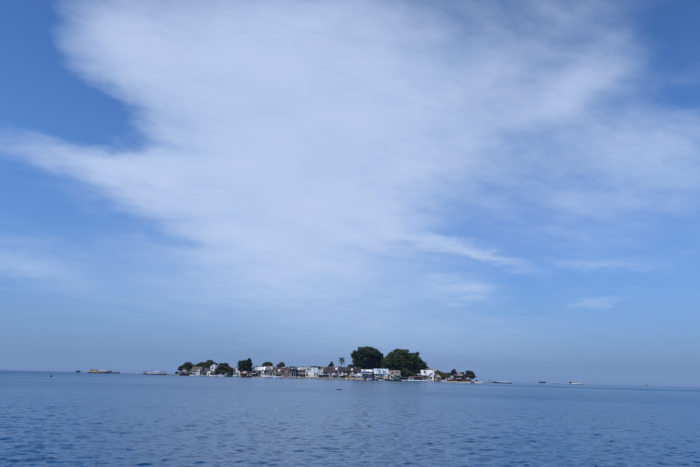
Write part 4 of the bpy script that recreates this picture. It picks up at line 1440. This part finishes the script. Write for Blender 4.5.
H_WHITE = P_('white_boat_paint', (0.78, 0.79, 0.80), rough=0.4, wear=0.15)
H_NAVY = P_('navy_boat_paint', (0.025, 0.035, 0.07), rough=0.4, wear=0.2)
H_TEAL = P_('turquoise_boat_paint', (0.09, 0.34, 0.37), rough=0.4, wear=0.2)
H_DGREEN = P_('dark_green_boat_paint', (0.03, 0.085, 0.075), rough=0.45, wear=0.25)
H_YELLOW = P_('yellow_boat_paint', (0.60, 0.42, 0.13), rough=0.45, wear=0.2)
H_BLACK = P_('tarred_hull', (0.018, 0.018, 0.022), rough=0.5, wear=0.2)
H_BROWN = timber('varnished_brown_timber', (0.16, 0.085, 0.05))
H_RED = P_('red_boat_paint', (0.17, 0.05, 0.05), rough=0.45, wear=0.2)


def b_at(name, label, p0, p1, off, h, hull_m, beam=0.22, flip=False, dY=None, **kw):
    """a boat seen from px p0 to p1, off metres in front of the shore (or at depth dY), its rail h pixels above the water"""
    pc = (p0 + p1) / 2
    Y = dY if dY else shore(pc) - off
    L = wpx(p1 - p0, Y)
    rz = kw.pop('rz', 0.0) + (math.pi if flip else 0.0)
    return boat(name, label, X(pc, Y), Y, L * 0.96, max(min(L * beam, 4.2), 0.9), hz(h, Y), hull_m, rz=rz, **kw)


G = 'boats moored along the island shore'
b_at('wooden_boat', 'dark wooden boat moored below the pale pink beach house', 179.0, 188.6, 5, 1.3, H_BLACK, bow_rise=0.7, flip=True, canopy=(0.3, 0.6, 1.1, R_DARK, WOODD), group=G)
b_at('outrigger_canoe', 'white outrigger canoe nearest the island\'s left tip', 190.2, 196.0, 4, 0.8, H_WHITE, 0.13, outrigger=WHITE, group=G, bow_rise=0.4)
b_at('outrigger_canoe', 'white outrigger canoe with blue stripe before the beige stilt house', 196.2, 201.8, 6, 0.8, H_WHITE, 0.13, stripe=H_NAVY, outrigger=WHITE, flip=True, group=G, bow_rise=0.4)
b_at('outrigger_canoe', 'pale grey outrigger canoe before the small grey hut', 201.6, 207.0, 3, 0.8, P_('pale_grey_boat_paint', (0.5, 0.52, 0.55), wear=0.2), 0.13, outrigger=WOODG, group=G, bow_rise=0.4, mast=(0.5, 2.0, WOODD))
b_at('wooden_boat', 'low white boat moored left of the dense dark tree', 210.0, 217.0, 4, 1.2, H_WHITE, 0.18, group=G, bow_rise=0.5, deck_m=WOODB)
b_at('wooden_boat', 'low white boat moored before the dense dark tree', 218.0, 224.8, 5, 1.3, H_WHITE, 0.18, group=G, flip=True, bow_rise=0.5, gun_m=H_NAVY)
b_at('wooden_boat', 'long dark green boat right of the dense dark tree', 224.6, 233.0, 4, 1.1, H_DGREEN, 0.15, group=G, bow_rise=0.6)
b_at('cabin_boat', 'small turquoise boat with white cabin left of the pointed tree\'s sheds', 232.8, 238.6, 5, 1.4, H_TEAL, 0.24, group=G, cabin=(0.25, 0.7, 1.3, H_WHITE, H_WHITE), stripe=H_WHITE)
b_at('wooden_boat', 'low dark boat before the sheds under the pointed tree', 241.0, 252.0, 4, 0.9, H_BLACK, 0.14, group=G, bow_rise=0.5)
b_at('cabin_boat', 'broad white boat with dark-windowed cabin below the faded pink roof', 260.8, 273.2, 5, 1.9, H_WHITE, 0.25, group=G, cabin=(0.25, 0.72, 1.7, CREAM, H_WHITE), bow_rise=0.9, flip=True)
b_at('awning_boat', 'white boat with a dark awning below the red-brown roof', 272.8, 284.0, 6, 1.5, H_WHITE, 0.22, group=G, canopy=(0.25, 0.7, 1.6, R_DARK, WOODD), bow_rise=0.8, load=((0.5, 2.0, 0.7, NAVY),))
b_at('dinghy', 'small bright white dinghy moored before the pale blue house', 367.2, 371.8, 4, 1.5, H_WHITE, 0.32, group=G, bow_rise=0.6, rz=0.5)
b_at('wooden_boat', 'dark teal boat beside the bright white dinghy', 371.6, 378.6, 3, 1.0, H_DGREEN, 0.18, group=G, bow_rise=0.5)
b_at('wooden_boat', 'short pale boat below the light blue roofed hall', 378.4, 384.6, 6, 1.1, H_WHITE, 0.2, group=G, bow_rise=0.5, stripe=BLUE)
b_at('long_boat', 'long dark teal boat below the pale pink-roofed house', 384.2, 402.6, 4, 1.2, H_DGREEN, 0.10, group=G, bow_rise=0.7, canopy=(0.2, 0.5, 1.2, R_GREY, WOODG), flip=True)
b_at('wooden_boat', 'short white boat with turquoise stripe before the dark gap under the dome tree', 401.8, 408.8, 6, 1.3, H_WHITE, 0.2, group=G, bow_rise=0.6, stripe=H_TEAL)
b_at('long_boat', 'long bright white boat with turquoise keel line before the dull red stall', 407.6, 430.6, 5, 1.5, H_WHITE, 0.10, group=G, bow_rise=0.8, deck_m=BRIGHT, gun_m=H_TEAL, load=((0.12, 1.2, 0.9, H_BLACK),))
b_at('wooden_boat', 'low grey boat drawn up before the cream beach houses', 430.8, 441.2, 4, 0.9, P_('grey_boat_paint', (0.30, 0.32, 0.34), wear=0.2), 0.16, group=G, bow_rise=0.5)
b_at('dinghy', 'small reddish dinghy at the water\'s edge below the rightmost round tree', 470.6, 474.6, 2, 1.0, H_RED, 0.3, group=G, bow_rise=0.4)
b_at('awning_boat', 'white boat with a small dark awning off the right end of the beach', 481.0, 493.2, 0, 1.3, H_WHITE, 0.2, dY=470, bow_rise=0.6, canopy=(0.55, 0.85, 1.2, R_DARK, WOODG), stripe=BLUE)
b_at('long_boat', 'long dark-hulled boat with pale awning moored farthest right of the beach', 492.8, 512.2, 0, 0.6, H_DGREEN, 0.12, dY=490, bow_rise=0.8, canopy=(0.15, 0.85, 0.75, P_('pale_grey_boat_paint', (0.5, 0.52, 0.55), wear=0.2), WOODG), flip=True, load=((0.93, 0.9, 0.8, H_NAVY),))
# boats out at anchor
b_at('ferry_boat', 'dark-hulled wooden ferry with yellow wheelhouse left of the island', 87.6, 111.6, 0, 1.7, H_NAVY, 0.16, dY=600, bow_rise=1.4, stripe=P_('cream_boat_paint', (0.66, 0.53, 0.26), wear=0.15), cabin=(0.20, 0.40, 1.9, H_YELLOW, BRIGHT), canopy=(0.42, 0.85, 1.0, R_WHITE, WHITE), deck_m=WOODB, load=((0.15, 2.0, 1.4, H_BROWN), (0.62, 8.0, 0.6, CREAM)))
b_at('wooden_boat', 'low green boat trailing behind the ferry\'s bow', 110.6, 120.0, 0, 1.1, H_DGREEN, 0.16, dY=640, bow_rise=0.6, canopy=(0.1, 0.4, 1.3, R_GREEN, WOODD))
b_at('wooden_boat', 'small dark boat with canopy, far left of the ferry', 75.8, 80.6, 0, 1.3, H_NAVY, 0.25, dY=760, bow_rise=0.5, canopy=(0.2, 0.75, 1.7, R_DARK, WOODD))
b_at('cabin_boat', 'white boat with dark waterline anchored between ferry and island', 142.6, 161.6, 0, 1.5, H_NAVY, 0.2, dY=560, bow_rise=1.0, stripe=H_WHITE, cabin=(0.52, 0.78, 1.6, H_WHITE, BRIGHT), canopy=(0.1, 0.5, 1.5, R_WHITE, WHITE), flip=True, load=((0.86, 1.2, 1.2, H_BLACK),))
b_at('awning_boat', 'small boat with brown awning at the end of the wooden jetty', 159.4, 166.8, 0, 1.2, H_BROWN, 0.24, dY=520, bow_rise=0.5, canopy=(0.2, 0.85, 2.1, R_RED, WOODB))
b_at('wooden_boat', 'tiny faint boat between the ferry and the white anchored boat', 136.6, 139.8, 0, 1.0, H_WHITE, 0.3, dY=2400, bow_rise=0.3)
b_at('speedboat', 'white speedboat with dark bow alone on the right-hand sea', 568.6, 584.2, 0, 1.5, BRIGHT, 0.22, dY=560, bow_rise=0.5, gun_m=H_NAVY, cabin=(0.2, 0.6, 0.9, BRIGHT, BRIGHT), deck_m=BRIGHT, flip=True, load=((0.90, 1.6, 1.0, H_BLACK),))
b_at('wooden_boat', 'hazy dark boat on the horizon, first right of the island', 538.6, 546.2, 0, 1.2, H_NAVY, 0.2, dY=2600, bow_rise=0.8, canopy=(0.3, 0.8, 1.4, R_DARK, WOODD))
b_at('wooden_boat', 'hazy pale boat on the horizon just left of the speedboat', 552.6, 559.8, 0, 1.2, P_('pale_grey_boat_paint', (0.5, 0.52, 0.55), wear=0.2), 0.2, dY=2800, bow_rise=0.8, canopy=(0.3, 0.8, 1.4, R_WHITE, WOODG))


def marker(label, px, Y, h):
    t = empty('sea_marker', (X(px, Y), Y, 0))
    mark(t, label, 'marker')
    MB().tube([(0, 0, -0.5), (0, 0, 0.1), (0, 0, 0.7), (0, 0, 0.9)], [0.4, 0.55, 0.45, 0.2], 10).build('float', H_BLACK, t)
    MB().tube([(0, 0, 0.85), (0, 0, h)], [0.16, 0.14], 8).build('mast', H_BLACK, t)
    part_box('top_mark', H_BLACK, t, -0.3, 0.3, -0.3, 0.3, h - 0.9, h + 0.05)


marker('lone dark sea marker on the far right horizon', 647, 700, 2.6)
b_at('wooden_boat', 'faint low boat just left of the lone sea marker', 640.4, 644.0, 0, 0.9, P_('pale_grey_boat_paint', (0.5, 0.52, 0.55), wear=0.2), 0.25, dY=2400, bow_rise=0.3)


def buoy():
    Y = 130.0
    t = empty('mooring_buoy', (X(52, Y), Y, 0.0))
    mark(t, 'small dark mooring buoy floating alone on the left', 'buoy')
    MB().tube([(0, 0, -0.2), (0, 0, -0.08), (0, 0, 0.1), (0, 0, 0.24), (0, 0, 0.3)], [0.12, 0.26, 0.3, 0.2, 0.06], 12).build('float', H_NAVY, t, smooth=True)
    MB().tube([(0, 0, 0.3), (0, 0, 0.55)], [0.035, 0.03], 6).build('stem', WOODD, t)
    MB().tube([(0, 0, 0.552), (0.05, 0, 0.6), (0, 0, 0.66)], [0.03, 0.05, 0.02], 6).build('ring', WOODD, t)


buoy()


def driftwood():
    Y = 62.0
    t = empty('driftwood', (X(339, Y), Y, 0.0), R(8))
    mark(t, 'dark driftwood log floating in the foreground below the maroon roofs', 'driftwood')
    MB().tube([(-0.36, 0, 0.0), (-0.15, 0.02, 0.06), (0.1, 0, 0.07), (0.38, -0.03, 0.02)], [0.02, 0.04, 0.035, 0.015], 8).build('log', H_BLACK, t, smooth=True)
    MB().tube([(0.12, 0, 0.08), (0.2, 0.02, 0.1), (0.26, 0.02, 0.11)], [0.03, 0.022, 0.008], 6).build('branch_stub', WOODD, t, smooth=True)


driftwood()


# ------------------------------------------------------------------ life along the shore
def awning(label, px, back, w_, d_, h_, mat, tilt, base=0.9):
    x, y = place(px, back)
    t = empty('tarpaulin_awning', (x, y, base), R(tilt))
    mark(t, label, 'awning', 'tarpaulin awnings before the houses')
    mb = MB()
    n = 6
    for i in range(n):
        a, b_ = -w_ / 2 + w_ * i / n, -w_ / 2 + w_ * (i + 1) / n
        za, zb = (h_ - 0.22 * math.sin(math.pi * (i + k) / n) for k in (0, 1))
        mb.quad((a, 0, za - 0.3), (b_, 0, zb - 0.3), (b_, d_, zb + 0.1), (a, d_, za + 0.1))
        mb.quad((a, d_, za + 0.07), (b_, d_, zb + 0.07), (b_, 0, zb - 0.33), (a, 0, za - 0.33))
    mb.build('sheet', mat, t)
    for sx in (-1, 1):
        for yy, hh in ((0.05, h_ - 0.34), (d_ - 0.05, h_ + 0.02)):
            MB().tube([(sx * (w_ / 2 - 0.05), yy, -0.4), (sx * (w_ / 2 - 0.05), yy, hh)], [0.05, 0.045], 6).build('pole', WOODG, t)


T_BLUE = P_('blue_tarpaulin', (0.05, 0.13, 0.28), wear=0.15)
T_WHITE = P_('white_tarpaulin', (0.66, 0.67, 0.68), wear=0.15)
T_GREY = P_('grey_tarpaulin', (0.24, 0.25, 0.27), wear=0.2)
T_GREEN = P_('green_tarpaulin', (0.05, 0.12, 0.09), wear=0.2)
T_DARK = P_('black_tarpaulin', (0.02, 0.02, 0.025), wear=0.2)
T_PINK = P_('faded_red_tarpaulin', (0.30, 0.15, 0.14), wear=0.2)
for px_, bk_, w_, d_, h_, m_, tl_, lb_ in [
        (183.4, 5.2, 3.0, 2.0, 2.3, T_DARK, 4, 'black tarpaulin awning before the pale pink beach house'),
        (195.0, 5.6, 3.6, 2.2, 2.2, T_WHITE, -3, 'white tarpaulin awning before the beige stilt house'),
        (203.6, 5.4, 3.0, 2.0, 2.4, T_BLUE, 5, 'blue tarpaulin awning before the small grey hut'),
        (213.0, 4.4, 3.2, 2.0, 2.0, T_GREY, -4, 'grey tarpaulin awning before the dark timber house on the left'),
        (227.2, 5.0, 4.2, 2.2, 2.1, T_GREEN, 3, 'green tarpaulin awning right of the dense dark tree'),
        (243.8, 2.6, 3.2, 1.8, 2.3, T_PINK, -2, 'faded red tarpaulin awning before the brown shed under the pointed tree'),
        (253.6, 2.2, 2.6, 1.6, 2.2, T_WHITE, 3, 'white tarpaulin awning before the dark brown open shed'),
        (259.2, 4.6, 3.4, 2.0, 2.5, T_DARK, -3, 'black tarpaulin awning before the pale green shore house'),
        (286.0, 3.0, 2.8, 1.8, 2.6, T_BLUE, 2, 'blue tarpaulin awning before the terracotta-walled house'),
        (313.6, 2.8, 4.4, 1.8, 2.1, T_GREY, 0, 'grey tarpaulin awning before the bright white hall'),
        (328.4, 3.0, 4.6, 2.2, 2.7, T_DARK, 2, 'black tarpaulin awning before the wide maroon roof'),
        (341.0, 2.4, 3.0, 1.4, 2.4, T_WHITE, -2, 'white tarpaulin awning left of the dark bush on the embankment'),
        (352.6, 2.0, 4.0, 1.4, 2.6, T_GREY, 2, 'grey tarpaulin awning on the beige embankment'),
        (365.2, 3.0, 3.4, 1.8, 2.3, T_DARK, -3, 'black tarpaulin awning before the pale blue house'),
        (377.4, 2.4, 3.0, 1.6, 2.5, T_WHITE, 3, 'white tarpaulin awning before the light blue roofed hall'),
        (394.0, 2.6, 4.4, 2.0, 2.4, T_GREEN, -2, 'green tarpaulin awning before the teal-walled house'),
        (411.6, 5.0, 3.6, 2.2, 2.6, T_PINK, 4, 'faded red tarpaulin awning left of the dull red stall'),
        (428.2, 4.4, 3.6, 2.0, 2.4, T_DARK, -3, 'black tarpaulin awning before the lavender-white roofed house'),
        (459.0, 5.2, 3.8, 2.2, 2.3, T_GREY, 2, 'grey tarpaulin awning on the sand before the plank fence')]:
    awning(lb_, px_, bk_, w_, d_, h_, m_, tl_)


def laundry(label, px, back, w_, seed, base=0.9):
    rng = random.Random(seed)
    x, y = place(px, back)
    t = empty('laundry_line', (x, y, base), R(rng.uniform(-6, 6)))
    mark(t, label, 'laundry line', 'laundry lines between the houses')
    for sx in (-1, 1):
        MB().tube([(sx * w_ / 2, 0, -0.4), (sx * w_ / 2, 0, 2.0)], [0.05, 0.04], 6).build('pole', WOODG, t)
    MB().tube([(-w_ / 2, 0, 1.95), (0, 0, 1.85), (w_ / 2, 0, 1.95)], [0.012] * 3, 5).build('line', WOODG, t)
    xx = -w_ / 2 + 0.2
    while xx < w_ / 2 - 0.6:
        cw = rng.uniform(0.4, 0.9)
        ch = rng.uniform(0.5, 1.2)
        mb = MB()
        k = 4
        for i in range(k):
            a, b_ = xx + cw * i / k, xx + cw * (i + 1) / k
            ya, yb = 0.05 * math.sin(i * 1.7), 0.05 * math.sin((i + 1) * 1.7)
            mb.quad((a, 0.02, 1.84), (b_, 0.02, 1.84), (b_, yb + 0.05, 1.84 - ch), (a, ya + 0.05, 1.84 - ch))
        mb.build('cloth', rng.choice([T_WHITE, T_BLUE, T_PINK, H_YELLOW, T_WHITE, T_DARK]), t)
        xx += cw + rng.uniform(0.05, 0.3)


for i_, (px_, bk_, w_, lb_) in enumerate([
        (190.0, 6.5, 3.4, 'laundry line between the pale pink beach house and the beige stilt house'),
        (249.4, 2.2, 3.4, 'laundry line before the pinkish plank shed under the pointed tree'),
        (263.6, 5.0, 3.6, 'laundry line between the pale green and the faded pink roofed houses'),
        (307.6, 3.0, 3.4, 'laundry line at the left end of the bright white hall'),
        (334.6, 2.4, 3.0, 'laundry line on the embankment below the pink ridge'),
        (348.6, 2.6, 3.2, 'laundry line on the embankment below the dark maroon roofs'),
        (386.0, 2.2, 3.6, 'laundry line at the right end of the light blue hall'),
        (437.6, 4.2, 3.8, 'laundry line before the cream gabled beach house'),
        (449.8, 4.6, 3.2, 'laundry line on the sand right of the olive shrubs')]):
    laundry(lb_, px_, bk_, w_, 60 + i_)


def utility_pole(label, px, back, h):
    x, y = place(px, back)
    t = empty('utility_pole', (x, y, 1.0))
    mark(t, label, 'pole', 'utility poles on the island')
    MB().tube([(0, 0, -0.5), (0, 0, h)], [0.13, 0.09], 8).build('shaft', WOODG, t)
    part_box('cross_arm', WOODD, t, -0.8, 0.8, -0.2, -0.095, h - 0.6, h - 0.48)
    for xx in (-0.7, -0.25, 0.25, 0.7):
        MB().tube([(xx, -0.15, h - 0.478), (xx, -0.15, h - 0.32)], [0.05, 0.035], 6).build('insulator', BRIGHT, t)


for px_, lb_ in [(204.0, 'slim utility pole above the small grey hut'), (274.6, 'slim utility pole above the lavender-grey house'),
                 (301.8, 'slim utility pole above the white barrel roof'), (325.6, 'slim utility pole above the left end of the maroon roof'),
                 (425.8, 'slim utility pole beside the lavender-white roof')]:
    utility_pole(lb_, px_, 16, 8.6)
